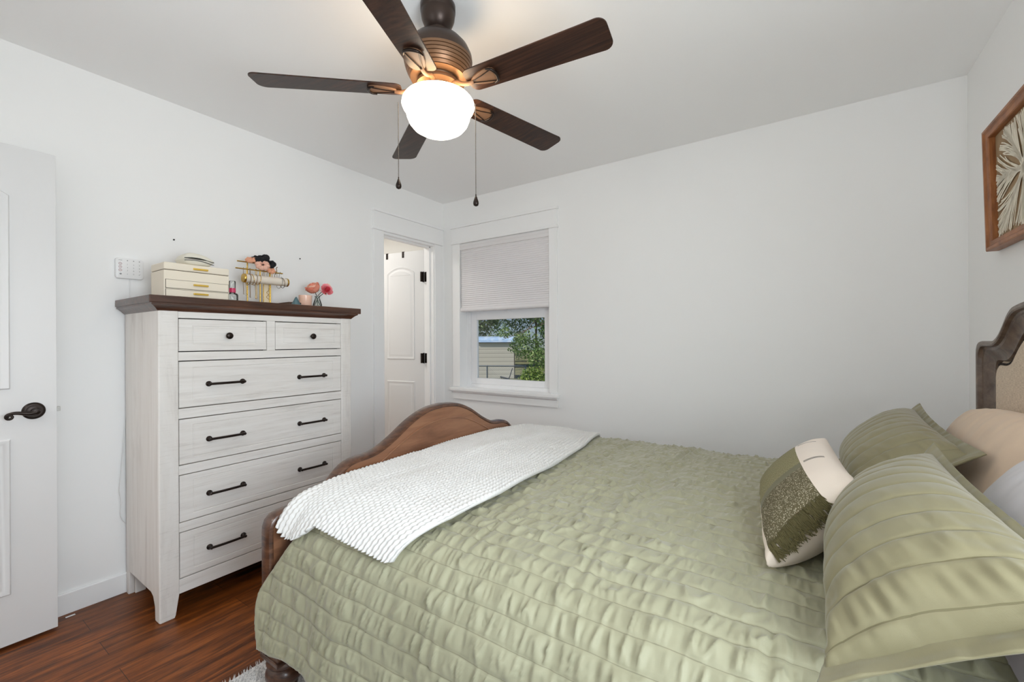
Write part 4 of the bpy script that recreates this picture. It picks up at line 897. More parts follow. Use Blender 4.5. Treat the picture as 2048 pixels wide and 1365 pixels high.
# ------------------------------------------------------------------ bed frame
BX0, BX1 = 1.200, 1.252          # footboard
BY0, BY1 = -2.171, -0.508
BYC = (BY0 + BY1) / 2
bed = thing('bed', 'wooden bed with carved arched footboard and beige upholstered headboard', 'bed', (2.28, BYC, 0))
hp = [(-0.832, 0.30), (-0.832, 0.555), (-0.829, 0.585), (-0.815, 0.605), (-0.795, 0.613), (-0.735, 0.620), (-0.665, 0.632), (-0.615, 0.655), (-0.575, 0.690), (-0.540, 0.715), (-0.500, 0.727), (-0.440, 0.731), (-0.385, 0.742), (-0.310, 0.776), (-0.205, 0.836), (-0.105, 0.873), (0.0, 0.884)]
def sym(pts): return [(BYC + y, z) for y, z in pts] + [(BYC - y, z) for y, z in pts[-2::-1]]
up = [tuple(p) for p in cr(hp[1:], 46)[0]]
prof = sym([hp[0]] + up)
obj('footboard', MB().prism(prof, BX0 + 0.008, BX1 - 0.004, 0), 'footboard_wood', bed, smooth=30)
# darker shaped cap along the outline
line = sym(up); nrm = []
for i in range(len(line)):
    a, c = line[max(0, i - 1)], line[min(len(line) - 1, i + 1)]; d = Vector((c[0] - a[0], c[1] - a[1])).normalized(); nrm.append((-d.y, d.x))
line = [(BY0, 0.30)] + line + [(BY1, 0.30)]; nrm = [(-1, 0)] + nrm + [(1, 0)]
cs = [(BX0 - 0.002, -0.020), (BX0 - 0.004, -0.006), (BX0 - 0.001, 0.003), (BX0 + 0.008, 0.007), (BX1 - 0.012, 0.007), (BX1 - 0.003, 0.003), (BX1 + 0.001, -0.005), (BX1 + 0.001, -0.0085), (BX1 - 0.005, -0.012)]
n = len(cs); v = [(x, p[0] + q[0] * h, p[1] + q[1] * h) for p, q in zip(line, nrm) for x, h in cs]
b = MB().add(v, [(i * n + k, i * n + (k + 1) % n, (i + 1) * n + (k + 1) % n, (i + 1) * n + k) for i in range(len(line) - 1) for k in range(n)] + [tuple(range(n)), tuple(range((len(line) - 1) * n, len(line) * n))[::-1]])
obj('footboard_cap', b, 'footboard_edge_wood', bed, smooth=35)
# carved bead on the inner face, rising with the arch
bead = cr([(-0.70, 0.40), (-0.66, 0.520), (-0.60, 0.575), (-0.50, 0.630), (-0.40, 0.680), (-0.30, 0.735), (-0.17, 0.792), (-0.06, 0.814), (0.0, 0.817)], 40)[0]
obj('carved_bead', MB().tube([(BX1 - 0.0035, y, z) for y, z in sym([tuple(p) for p in bead])], 0.0042, 8), 'footboard_wood', bed, smooth=60)
for s_ in (-1, 1):      # foot: square block with turned bun foot
    cy = BYC + s_ * 0.785
    b = MB().box((BX0 - 0.004, cy - 0.048, 0.150), (BX1 + 0.042, cy + 0.048, 0.32)).box((BX0 - 0.010, cy - 0.054, 0.138), (BX1 + 0.048, cy + 0.054, 0.152)); obj('leg_block', b, 'footboard_edge_wood', bed, smooth=0, bevel=0.003)
    b = MB().lathe([(0.050, 0.138), (0.050, 0.132), (0.055, 0.127), (0.055, 0.120), (0.048, 0.114), (0.046, 0.110), (0.052, 0.104), (0.058, 0.092), (0.059, 0.080), (0.054, 0.066), (0.044, 0.055), (0.040, 0.050), (0.042, 0.044), (0.042, 0.038), (0.034, 0.030), (0.028, 0.012), (0.028, 0.0005)], ((BX0 + BX1) / 2 + 0.02, cy, 0), (0, 0, 1), 40)
    obj('leg', b, 'footboard_edge_wood', bed, smooth=45)
    obj('side_rail', MB().box((BX1 - 0.004, BYC + s_ * 0.775 - 0.014, 0.18), (3.27, BYC + s_ * 0.775 + 0.014, 0.335)), 'footboard_wood', bed, smooth=0, bevel=0.003)
obj('slats', MB().box((BX1 + 0.01, BYC - 0.762, 0.270), (3.26, BYC + 0.762, 0.300)), 'footboard_wood', bed, smooth=0)
# headboard
HX0, HX1 = 3.256, 3.335
up = [(-0.832, 0.20), (-0.832, 1.135), (-0.828, 1.160), (-0.812, 1.178), (-0.785, 1.184), (-0.720, 1.184), (-0.655, 1.186), (-0.600, 1.206), (-0.555, 1.240), (-0.520, 1.272), (-0.480, 1.294), (-0.430, 1.303), (-0.370, 1.309), (-0.300, 1.330), (-0.200, 1.372), (-0.10, 1.398), (0.0, 1.404)]
upc = [up[0]] + [tuple(p) for p in cr(up[1:], 44)[0]]
lineO = sym(upc)
def off(line, d):
    o = []
    for i in range(len(line)):
        a, c = line[max(0, i - 1)], line[min(len(line) - 1, i + 1)]; q = Vector((c[0] - a[0], c[1] - a[1])).normalized(); o.append((line[i][0] + q.y * d, line[i][1] - q.x * d))
    return o
inn = [(-0.744, 0.20), (-0.744, 1.050), (-0.742, 1.085), (-0.735, 1.105), (-0.712, 1.112), (-0.650, 1.113), (-0.612, 1.124), (-0.570, 1.150), (-0.530, 1.185), (-0.490, 1.212), (-0.440, 1.226), (-0.380, 1.231), (-0.310, 1.250), (-0.205, 1.290), (-0.10, 1.314), (0.0, 1.320)]
innc = [inn[0]] + [tuple(p) for p in cr(inn[1:], 44)[0]]
lineI = sym(innc)
cs = [(0.0, HX1), (0.0, HX0 + 0.020), (0.0, HX0 + 0.008), (0.06, HX0 + 0.001), (0.20, HX0), (0.26, HX0 + 0.003), (0.30, HX0 + 0.013), (0.38, HX0 + 0.016), (0.46, HX0 + 0.014), (0.62, HX0 + 0.022), (0.80, HX0 + 0.032), (0.95, HX0 + 0.034), (1.0, HX0 + 0.040), (1.0, HX1)]
n = len(cs); v = [(x, o[0] * (1 - t) + i_[0] * t, o[1] * (1 - t) + i_[1] * t) for o, i_ in zip(lineO, lineI) for t, x in cs]; m = len(lineO)
obj('headboard_frame', MB().add(v, [(i * n + k, i * n + (k + 1) % n, (i + 1) * n + (k + 1) % n, (i + 1) * n + k) for i in range(m - 1) for k in range(n)] + [tuple(range(n)), tuple(range((m - 1) * n, m * n))[::-1]]), 'headboard_wood', bed, smooth=35)
# padded linen panel: columns of the field follow the inner outline
NPY, NPZ = 90, 60
iy = np.array([p[0] for p in lineI]); iz = np.array([p[1] for p in lineI])
ys_ = np.linspace(iy[0] - 0.004, iy[-1] + 0.004, NPY); _o = np.argsort(iy, kind='stable')
ztop = np.interp(ys_, iy[_o], np.maximum.accumulate(np.where(iy[_o] < BYC, iz[_o], -1)) * (iy[_o] < BYC) + iz[_o] * (iy[_o] >= BYC)) + 0.004
pv = []
for y, zt_ in zip(ys_, ztop):
    for k_ in range(NPZ):
        z = 0.2 + (zt_ - 0.2) * (k_ / (NPZ - 1)) ** 0.8
        de = min(y - ys_[0], ys_[-1] - y, (zt_ - z) * 0.8); q = min(1, max(0, de) / 0.075)
        pv.append((HX0 + 0.050 - 0.030 * (1 - (1 - q) ** 2.4), y, z))
hp_ = obj('upholstered_panel', MB().add(pv, [tuple(f) for f in grid_faces(NPY, NPZ)]), 'headboard_linen', bed, smooth=60)
ll = off(lineI, 0.011); acc = 0; b = MB()
for i in range(1, len(ll)):
    seg = math.dist(ll[i - 1], ll[i])
    while acc < seg:
        q = acc / seg; y = ll[i - 1][0] * (1 - q) + ll[i][0] * q; z = ll[i - 1][1] * (1 - q) + ll[i][1] * q
        if z > 0.75: b.lathe([(0.0052, 0.0), (0.0045, 0.0025), (0.0022, 0.0040), (0.0, 0.0044)], (HX0 + 0.0395, y, z), (-1, 0, 0), 10, cap=False)
        acc += 0.0135
    acc -= seg
o = obj('nailhead_trim', b, 'dark_bronze', hp_, smooth=60); o['kind'] = 'stuff'
# mattress
def soft_box(name, x0, x1, y0, y1, z0, z1, r, mat):
    b = MB(); lp = []
    for k in range(7): a = -PI / 2 + PI / 2 * k / 6; lp.append((r - r * math.cos(a), z0 + r + r * math.sin(a)))
    for k in range(7): a = PI / 2 * k / 6; lp.append((r - r * math.cos(a), z1 - r + r * math.sin(a)))
    loops = []
    for d, z in lp: loops.append([(x, y, z) for x, y in rrect(x0 + d, y0 + d, x1 - d, y1 - d, max(0.01, 0.06 - d * 0.5), 5)])
    b.rings(loops); b.f.append(tuple(range(len(loops[0])))[::-1]); b.mi.append(0)
    return obj(name, b, mat, None, ((x0 + x1) / 2, (y0 + y1) / 2, z0), smooth=60)
mm = soft_box('mattress', BX1 + 0.030, 3.235, -2.085, -0.565, 0.301, 0.628, 0.090, 'white_sheet')
tag(mm, 'white sheeted mattress under the sage quilt, showing at the near head corner', 'mattress')

# ------------------------------------------------------------------ quilt
QP = [(-0.425, 0.26), (-0.440, 0.40), (-0.462, 0.520), (-0.497, 0.592), (-0.560, 0.632), (-0.680, 0.653), (-0.95, 0.664), (-1.34, 0.668), (-1.72, 0.664), (-1.93, 0.654), (-2.035, 0.636), (-2.095, 0.604), (-2.140, 0.550), (-2.172, 0.470), (-2.196, 0.370), (-2.214, 0.270), (-2.222, 0.215)]
NS, NX = 560, 430
path, sarc = cr(QP, NS); tan = np.gradient(path, axis=0); tan /= np.linalg.norm(tan, axis=1)[:, None]
nrm2 = np.stack([tan[:, 1], -tan[:, 0]], 1)           # points up on the top
if nrm2[NS // 2, 1] < 0: nrm2 = -nrm2
S = sarc[None, :].repeat(NX, 0)
ztmp = path[:, 1]; ynow = path[:, 0]
near = ynow < -1.34
# foot edge of the quilt: tucked beside the footboard on top, swinging out over its near end
xf = np.full(NS, 1.262)
xf = np.where(near, np.interp(-ztmp, [-0.645, -0.615, -0.579, -0.504, -0.41, -0.362, -0.276, -0.2], [1.262, 1.345, 1.352, 1.305, 1.237, 1.209, 1.222, 1.258]), xf)
xf = np.where(near & (ztmp > 0.645), 1.262, xf)
k = np.ones(15) / 15; xf = np.convolve(np.pad(xf, 7, mode='edge'), k, 'valid')
xh = np.full(NS, 2.985)
U = np.linspace(0, 1, NX)[:, None]; X = xf[None, :] + (xh - xf)[None, :] * U
# channels run along the bed, wavering a little
CH = 0.0555
Sw = S + 0.006 * vnoise(X * 2.1, S * 1.2, 3) + 0.0022 * vnoise(X * 14, S * 6, 13)
ph = Sw / CH; fr = np.abs(np.sin(PI * ph)); puff = fr ** 0.45
cell = np.floor(ph)
topm = np.interp(S, [0, 0.35, sarc[-1] * 0.70, sarc[-1]], [0.8, 1.0, 1.0, 1.05])
def ridge(x, y, sd, p=2.0): return (1 - np.abs(vnoise(x, y, sd))) ** p
sl = 0.35 * vnoise(X * 5, S * 5, 5) + 0.25 * vnoise(X * 13, cell * 1.7, 6)
puck = 0.9 * vnoise(X * 40 + sl * 2, S * 7 + cell * 7.3, 11) + 0.75 * vnoise(X * 78 + sl * 3, S * 11 + cell * 3.1, 17) + 0.35 * vnoise(X * 135, S * 26 + cell * 5.7, 23)
rdg = ridge(X * 30 + sl * 2.5, S * 5 + cell * 4.7, 27, 9.0) * 1.25 - 0.3 + 0.6 * ridge(X * 58 + sl * 3.5, S * 8 + cell * 2.9, 29, 7.0)
hgt = 0.0032 * puff + (0.0045 * puck + 0.0078 * rdg) * (0.16 + 0.84 * fr) * topm
seam = np.exp(-((ph - np.round(ph)) / 0.05) ** 2); hgt -= 0.0022 * seam
big = 0.005 * vnoise(X * 3.2, S * 3.0, 31) + 0.004 * vnoise(X * 8.0, S * 2.2, 37)
side = np.clip((0.62 - path[:, 1]) / 0.25, 0, 1)[None, :] * near[None, :]
big += side * (0.012 * vnoise(X * 7.5, S * 1.3, 41) + 0.006 * vnoise(X * 15, S * 1.6, 43))
hgt = hgt + big
# storage folds: double ridges that cross the channels
for xc, wv_, amp, sd in ((1.945, 0.010, 0.007, 51), (2.235, 0.014, 0.010, 52), (2.62, 0.012, 0.005, 53), (1.52, 0.016, 0.006, 54)):
    xx = xc + 0.012 * vnoise(S * 4, S * 0, sd) + 0.02 * np.sin(S * 3 + sd) + 0.012 * vnoise(S * 26, S * 0, sd + 20) * (S < 1.55)
    br_ = 0.55 + 0.45 * vnoise(S * 9, S * 0 + 2, sd + 5)
    hgt += amp * br_ * (np.exp(-((X - xx) / wv_) ** 2) + 0.8 * np.exp(-((X - xx - 0.038) / wv_) ** 2) - 0.6 * np.exp(-((X - xx - 0.019) / (wv_ * 0.7)) ** 2))
# soft diagonal crumple in the middle
dg = (X - 2.02) * 0.55 + (S - 1.36); hgt += 0.006 * np.exp(-(dg / 0.013) ** 2) * np.clip(1 - np.abs(X - 2.05) / 0.22, 0, 1)
dg = (X - 2.35) * 0.8 + (S - 1.22); hgt += 0.005 * np.exp(-(dg / 0.012) ** 2) * np.clip(1 - np.abs(X - 2.35) / 0.2, 0, 1)
# hem binding
edge = np.minimum(np.minimum(X - xf[None, :], 9), np.minimum(sarc[-1] - S, S)); hem = edge < 0.012
hgt = np.where(hem, 0.004 + 0.0012 * vnoise(X * 130, S * 130, 61) + big, hgt)
Y = path[:, 0][None, :] + nrm2[:, 0][None, :] * hgt; Z = path[:, 1][None, :] + nrm2[:, 1][None, :] * hgt
# bottom hem waves a little; corner hangs a touch lower near the foot
Z = Z + side * np.clip((0.36 - path[:, 1]) / 0.14, 0, 1)[None, :] * (0.010 * vnoise(X * 6, X * 0, 71) + np.interp(X, [1.2, 1.26, 1.34, 1.42, 1.52, 3], [-0.018, -0.015, 0.0, 0.018, 0.026, 0.026]))
V = np.stack([X, Y, Z], -1).reshape(-1, 3); uv = np.stack([X, np.where(hem, 0.5, ph)], -1).reshape(-1, 2)
# a thin back layer closes the sheet
back = np.stack([X, path[:, 0][None, :] + nrm2[:, 0][None, :] * (big - 0.004), np.broadcast_to(path[:, 1][None, :], X.shape) + nrm2[:, 1][None, :] * (big - 0.004)], -1)
back[..., 2] += (Z - (path[:, 1][None, :] + nrm2[:, 1][None, :] * hgt)); st = 1
VB = back.reshape(-1, 3); N0 = NX * NS
F1 = grid_faces(NX, NS, 0, True); F2 = grid_faces(NX, NS, N0, False)
def rim(nu, nv, off_):
    loop = [i * nv for i in range(nu)] + [(nu - 1) * nv + j for j in range(1, nv)] + [i * nv + nv - 1 for i in range(nu - 2, -1, -1)] + [j for j in range(nv - 2, 0, -1)]
    return [(loop[k], loop[(k + 1) % len(loop)], loop[(k + 1) % len(loop)] + off_, loop[k] + off_) for k in range(len(loop))]
q = link_mesh('quilt', np.vstack([V, VB]), F1.tolist() + F2.tolist() + rim(NX, NS, N0), 'sage_quilt', None, (2.1, -1.34, 0.66), smooth=180, uv=np.vstack([uv, uv]))
tag(q, 'sage green channel-quilted coverlet spread over the bed', 'quilt')
def quilt_top(y): return float(np.interp(-y, -path[:, 0], path[:, 1]))

# ------------------------------------------------------------------ white plush throw across the foot
TP = [(-0.455, 0.520), (-0.478, 0.585), (-0.515, 0.625), (-0.580, 0.656), (-0.700, 0.674), (-0.95, 0.684), (-1.34, 0.690), (-1.72, 0.686), (-1.93, 0.678), (-2.03, 0.660), (-2.095, 0.632), (-2.135, 0.588), (-2.152, 0.540), (-2.160, 0.50)]
NS2, NX2 = 560, 210
tp, ts = cr(TP, 900); tn = np.gradient(tp, axis=0); tn /= np.linalg.norm(tn, axis=1)[:, None]; n2 = np.stack([tn[:, 1], -tn[:, 0]], 1)
if n2[450, 1] < 0: n2 = -n2
s_of_z = lambda z: float(np.interp(-z, -tp[600:, 1], ts[600:]))
U = np.linspace(0, 1, NX2)[:, None]; Q = np.linspace(0, 1, NS2)[None, :]
# near hem: level along most of its length, a flap hanging lower at the foot corner
smax = np.interp(U[:, 0], [0, 0.03, 0.10, 0.20, 0.27, 0.32, 0.6, 0.97, 1.0], [s_of_z(z) for z in (0.600, 0.575, 0.558, 0.566, 0.590, 0.612, 0.606, 0.600, 0.604)])[:, None]
S2 = Q * smax
ip = lambda arr: np.interp(S2.ravel(), ts, arr).reshape(S2.shape)
ty, tz, ny, nz = ip(tp[:, 0]), ip(tp[:, 1]), ip(n2[:, 0]), ip(n2[:, 1])
xl = np.interp(-ty, [0.455, 0.60, 1.34, 1.75, 1.90, 2.00, 2.08, 2.17], [1.268, 1.262, 1.258, 1.264, 1.264, 1.260, 1.252, 1.262])
xr = np.interp(-ty, [0.455, 0.60, 0.95, 1.34, 1.74, 1.96, 2.04, 2.10, 2.17], [1.695, 1.745, 1.815, 1.858, 1.876, 1.858, 1.828, 1.805, 1.780])
X2 = xl + (xr - xl) * U
W_ = U * 0.60 + 0.012 * vnoise(S2 * 3, U * 4, 81) + 0.005 * vnoise(S2 * 9, U * 9, 82)
RB = 0.0188
rib = np.abs(np.sin(PI * W_ / RB)) ** 0.8
ridx = np.floor(W_ / RB)
bob = 0.66 + 0.34 * np.abs(np.sin(PI * (S2 / 0.0180 + 0.5 * (ridx % 2) + 0.12 * vnoise(ridx * 3.3, S2 * 4, 86)))) ** 0.8
h2 = 0.0125 * rib * bob + 0.0012 * vnoise(X2 * 170, S2 * 170, 83)
bg2 = 0.007 * vnoise(X2 * 6, S2 * 3.2, 84) + 0.010 * np.exp(-(((X2 - 1.45) + 0.10 * (S2 - 1.4)) / 0.035) ** 2) * vnoise(S2 * 2.2, X2 * 0, 85)
bg2 = bg2 + 0.012 * np.exp(-((X2 - 1.27) / 0.03) ** 2) * np.clip((-ty - 2.0) / 0.06, 0, 1)      # bunched flap
bg2 = bg2 + 0.006 * vnoise(X2 * 30, S2 * 12, 87) * np.clip((1.40 - X2) / 0.05, 0, 1) * np.clip((-ty - 2.05) / 0.05, 0, 1)
rag = 0.010 * rib * np.clip((Q - 0.985) / 0.015, 0, 1)
Yt = ty + ny * (h2 + bg2 + 0.002) - rag * 0.7; Zt = tz + nz * (h2 + bg2 + 0.002) - rag * 0.4
V2 = np.stack([X2, Yt, Zt], -1).reshape(-1, 3)
B2 = np.stack([X2, ty + ny * (bg2 - 0.003), tz + nz * (bg2 - 0.003)], -1).reshape(-1, 3)
uv2 = np.stack([X2, S2], -1).reshape(-1, 2); N2 = NX2 * NS2
o = link_mesh('throw_blanket', np.vstack([V2, B2]), grid_faces(NX2, NS2, 0, True).tolist() + grid_faces(NX2, NS2, N2, False).tolist() + rim(NX2, NS2, N2), 'white_plush', None, (1.55, -1.34, 0.68), smooth=180, uv=np.vstack([uv2, uv2]))
tag(o, 'white ribbed plush throw laid across the foot of the bed', 'throw blanket')

# ------------------------------------------------------------------ pillows
def bil(A, B, C, D, u, v):
    A, B, C, D = (np.array(p, float) for p in (A, B, C, D)); u = u[..., None]; v = v[..., None]
    return A * (1 - u) * (1 - v) + B * u * (1 - v) + C * u * v + D * (1 - u) * v
def pillow(A, B, C, D, thick, flange, nu=120, nv=110, channels=0, seed=1, pinch=0.03, back=0.55, wr=0.003, sag=(0, 0, 0), power=2.2, front_bias=1.0, chan_depth=0.0045, bottom=None, flange_v=None):
    """A->B is u, A->D is v; the front face looks along (B-A)x(D-A)"""
    u1 = np.linspace(0, 1, nu); v1 = np.linspace(0, 1, nv); u, v = np.meshgrid(u1, v1, indexing='ij')
    Lu = np.linalg.norm(np.array(B) - np.array(A)); Lv = np.linalg.norm(np.array(D) - np.array(A))
    cu, cv = 2 * u - 1, 2 * v - 1
    P_ = bil(A, B, C, D, u, v); ctr = bil(A, B, C, D, np.array(0.5), np.array(0.5))
    pin = pinch * ((1 - cv ** 2) * np.abs(cu) ** 3); pin2 = pinch * ((1 - cu ** 2) * np.abs(cv) ** 3)
    eu = (np.array(B) - np.array(A)) / Lu; ev = (np.array(D) - np.array(A)) / Lv
    P_ = P_ - np.sign(cu)[..., None] * pin[..., None] * eu - np.sign(cv)[..., None] * pin2[..., None] * ev
    nr = -np.cross(eu, ev); nr /= np.linalg.norm(nr)
    fu, fv = flange / Lu, (flange if flange_v is None else flange_v) / Lv
    fb = fv if bottom is None else bottom / Lv
    iu = np.clip((np.abs(cu)) / (1 - 2 * fu), 0, 1); iv = np.clip(np.abs((v - fb) / (1 - fb - fv) * 2 - 1), 0, 1)
    f = np.sqrt(np.clip((1 - iu ** power) * (1 - iv ** power), 0, 1)) ** 0.9
    infl = (iu < 1) & (iv < 1)
    wrk = wr * (vnoise(u * Lu * 22, v * Lv * 7, seed) + 0.6 * vnoise(u * Lu * 45, v * Lv * 16, seed + 1))
    h = thick * f * front_bias + wrk * np.where(infl, 0.4 + 0.6 * (1 - f), 0.5)
    if channels:
        w_ = u * channels + 0.07 * vnoise(v * 3, u * 3, seed + 2); dd = w_ - np.round(w_)
        h = h + np.where(infl, (chan_depth * (np.abs(np.sin(PI * w_)) ** 0.4 - 1) - 0.0016 * np.exp(-(dd / 0.05) ** 2)) * np.clip(f * 5, 0, 1), 0)
        slant = v * Lv * 3.0
        pk = vnoise(v * Lv * 42 + u * 9, np.floor(w_) * 5.1 + u * 6, seed + 4) + 0.6 * vnoise(v * Lv * 70 + u * 9, np.floor(w_) * 3.1 + u * 9, seed + 5)
        loose = np.clip(1.05 - u * 1.9, 0.10, 1)
        h = h + np.where(infl, 0.0120 * pk * loose * (0.06 + 0.94 * np.abs(np.sin(PI * w_))) * (0.35 + 0.65 * np.exp(-(f / 0.6) ** 2)), 0.002 * vnoise(v * Lv * 50, u * 8, seed + 6) + 0.002 * vnoise(u * Lu * 50, v * 8, seed + 7))
        sw = np.exp(-((iu - 1.0) / 0.02) ** 2) + np.exp(-((iv - 1.0) / 0.02) ** 2); h = h - 0.002 * np.clip(sw, 0, 1)
    Fr = P_ + nr * (h + 0.0035)[..., None]; Bk = P_ - nr * (thick * back * f + 0.0035)[..., None]
    sg = np.array(sag); Fr = Fr + sg * (1 - np.abs(cu) ** 2)[..., None] * (1 - np.abs(cv) ** 2)[..., None]; Bk = Bk + sg * (1 - np.abs(cu) ** 2)[..., None] * (1 - np.abs(cv) ** 2)[..., None]
    uvv = np.stack([u * Lu, v * Lv], -1).reshape(-1, 2) if not channels else np.stack([v * Lv, np.where(infl, w_, 0.5)], -1).reshape(-1, 2)
    n0 = nu * nv
    return dict(V=np.vstack([Fr.reshape(-1, 3), Bk.reshape(-1, 3)]), F=grid_faces(nu, nv, 0, True).tolist() + grid_faces(nu, nv, n0, False).tolist() + rim(nu, nv, n0), uv=np.vstack([uvv, uvv]), nu=nu, nv=nv, infl=infl, u=u, v=v, Fr=Fr, nr=nr)
def split_sham(name, label, pd, mat, group=None, loc=None):
    """pillow body and flat flange as two parts, cut along the flange seam"""
    root = thing(name, label, 'pillow', loc, group)
    infl = pd['infl'].reshape(-1); infl2 = np.r_[infl, infl]
    body = [f for f in pd['F'] if any(infl2[i] for i in f)]; fl = [f for f in pd['F'] if not any(infl2[i] for i in f)]
    for nm, fs in (('cushion_body', body), ('flange', fl)):
        if not fs: continue
        ids = sorted({i for f in fs for i in f}); mp = {i: k for k, i in enumerate(ids)}
        link_mesh(nm, pd['V'][ids], [tuple(mp[i] for i in f) for f in fs], mat, root, smooth=180, uv=pd['uv'][ids])
    return root
# near sham (A bottom-near, B bottom-far, C top-far, D top-near)
pd = pillow((2.725, -2.105, 0.668), (2.770, -1.420, 0.680), (2.985, -1.385, 0.925), (3.040, -2.135, 0.880), 0.120, 0.042, nu=240, nv=170, bottom=0.008, flange_v=0.024, channels=13, seed=101, pinch=0.020, back=0.30, power=1.75)
split_sham('pillow_sham', 'sage green quilted sham nearest the camera, leaning on the bed pillows', pd, 'sage_sham', None, (2.86, -1.76, 0.67))
pd = pillow((2.800, -1.330, 0.690), (2.828, -0.610, 0.682), (3.092, -0.550, 0.935), (3.105, -1.260, 0.890), 0.105, 0.042, nu=190, nv=140, bottom=0.008, flange_v=0.030, channels=13, seed=202, pinch=0.020, back=0.35)
split_sham('pillow_sham', 'sage green quilted sham on the far side by the back wall', pd, 'sage_sham', None, (2.93, -0.95, 0.67))
# sleeping pillows behind the shams
pd = pillow((3.130, -1.340, 0.700), (3.135, -0.680, 0.690), (3.225, -0.660, 0.930), (3.225, -1.360, 0.962), 0.075, 0.0, nu=80, nv=70, seed=303, pinch=-0.030, back=0.5, wr=0.007, power=3.0)
o = link_mesh('bed_pillow', pd['V'], pd['F'], 'peach_linen', None, (3.14, -0.98, 0.70), smooth=180, uv=pd['uv']); tag(o, 'peach linen pillow standing against the headboard', 'pillow')
pd = pillow((3.020, -2.080, 0.690), (3.040, -1.400, 0.690), (3.160, -1.420, 0.925), (3.170, -2.080, 0.905), 0.070, 0.0, nu=70, nv=60, seed=404, pinch=-0.020, back=0.5, wr=0.006, power=3.0)
o = link_mesh('bed_pillow', pd['V'], pd['F'], 'white_sheet', None, (3.1, -1.74, 0.69), smooth=180, uv=pd['uv']); tag(o, 'white pillow standing behind the near sage sham', 'pillow')
# throw cushion with woven centre panel
A, B, C, D = (2.640, -1.775, 0.684), (2.590, -1.235, 0.700), (2.766, -1.180, 0.872), (2.818, -1.650, 0.862)
pd = pillow(A, B, C, D, 0.066, 0.0, nu=150, nv=90, seed=505, pinch=0.012, back=1.45, wr=0.0024, power=2.4)
nu, nv = pd['nu'], pd['nv']; fc = np.array(pd['F'][:(nu - 1) * (nv - 1)]); uc = (fc // nv).mean(1) / (nu - 1); vc = (fc % nv).mean(1) / (nv - 1)
mi = np.zeros(len(pd['F']), dtype=np.int32)
inp = (vc > 0.075) & (vc < 0.70)
fm = np.zeros(len(fc), dtype=np.int32)
fm[inp & (uc > 0.40)] = 1; fm[inp & (uc <= 0.40) & (uc > 0.335)] = 2; fm[inp & (uc <= 0.335) & (uc > 0.012)] = 3
dash = (vc > 0.73) & (vc < 0.93) & (((uc > 0.78) & (uc < 0.815)) | ((uc > 0.375) & (uc < 0.405))); fm[dash] = 4
mi[:len(fc)] = fm
cu_ = thing('throw_cushion', 'small cream cushion with olive woven centre panel and fringe, against the shams', 'cushion', (2.69, -1.45, 0.67))
o = link_mesh('cushion_body', pd['V'], pd['F'], ['cushion_cream', 'cushion_heather', 'cushion_stripe', 'cushion_tweed', 'grey_dash'], cu_, smooth=180, uv=pd['uv'], mi=mi)
b = MB(); r0 = random.Random(12); iu0 = int(0.02 * (nu - 1))
for k in range(330):
    vq = r0.uniform(0.09, 0.69); j = int(vq * (nv - 1)); i = iu0 + r0.randint(0, 3)
    p = Vector(pd['Fr'][i, j]); tgu = Vector(pd['Fr'][max(0, i - 4), j]) - p; tgu.normalize(); tgv = (Vector(pd['Fr'][i, min(nv - 1, j + 3)]) - p).normalized(); nn = tgu.cross(tgv); nn = nn if nn.dot(Vector(pd['nr'])) > 0 else -nn; nn.normalize()
    L_ = r0.uniform(0.016, 0.036); sw = r0.uniform(-0.35, 0.5); pts = []; NR_ = Vector(pd['nr']); q0 = r0.uniform(0.25, 0.6)
    for t in range(7):
        q_ = t / 6; along = min(q_, q0); ii = max(0, i - int(along * L_ / 0.505 * (nu - 1))); sp = Vector(pd['Fr'][ii, j]); ov = max(0, q_ - q0) * L_
        pts.append(tuple(sp + tgv * (sw * L_ * q_ * q_) + nn * (0.002 + 0.004 * math.sin(q_ * PI) * r0.random()) + (tgu * 0.55 - NR_ * 0.75).normalized() * ov + nn * ov * 0.25))
    b.tube(pts, [0.0013, 0.0016, 0.0015, 0.0015, 0.0014, 0.0012, 0.0008], 5)
fo = obj('fringe', b, 'cushion_fringe', cu_, smooth=60); fo['kind'] = 'stuff'

# ------------------------------------------------------------------ shag rug under the near side of the bed
RC = rrect(1.045, -3.10, 2.95, -1.62, 0.10, 6); b = MB().prism(RC, 0.0005, 0.012, 2)
rug = thing('rug', 'white shag rug under the near side of the bed', 'rug', (2.0, -2.36, 0))
obj('rug_base', b, 'rug_shag', rug, smooth=0)
r0 = np.random.default_rng(5); npile = 11000
px_ = r0.uniform(1.04, 1.75, npile); py_ = r0.uniform(-2.75, -1.66, npile)
v = []; fs = []
ang_ = r0.uniform(0, 2 * PI, npile); hh = r0.uniform(0.014, 0.026, npile); ln = r0.uniform(0.002, 0.012, npile); wd = 0.0028
for k in range(npile):
    c, s_ = math.cos(ang_[k]), math.sin(ang_[k]); x, y = px_[k], py_[k]
    tx, ty_, tz = x + ln[k] * c, y + ln[k] * s_, 0.010 + hh[k] * 0.8
    if tx < 1.035: tx = 1.035
    o_ = len(v); v += [(x - s_ * wd, y + c * wd, 0.008), (x + s_ * wd, y - c * wd, 0.008), (x + c * wd, y + s_ * wd, 0.008), (tx, ty_, tz)]
    fs += [(o_, o_ + 1, o_ + 3), (o_ + 1, o_ + 2, o_ + 3), (o_ + 2, o_, o_ + 3)]
o = link_mesh('pile', v, fs, 'rug_shag', rug, smooth=180); o['kind'] = 'stuff'

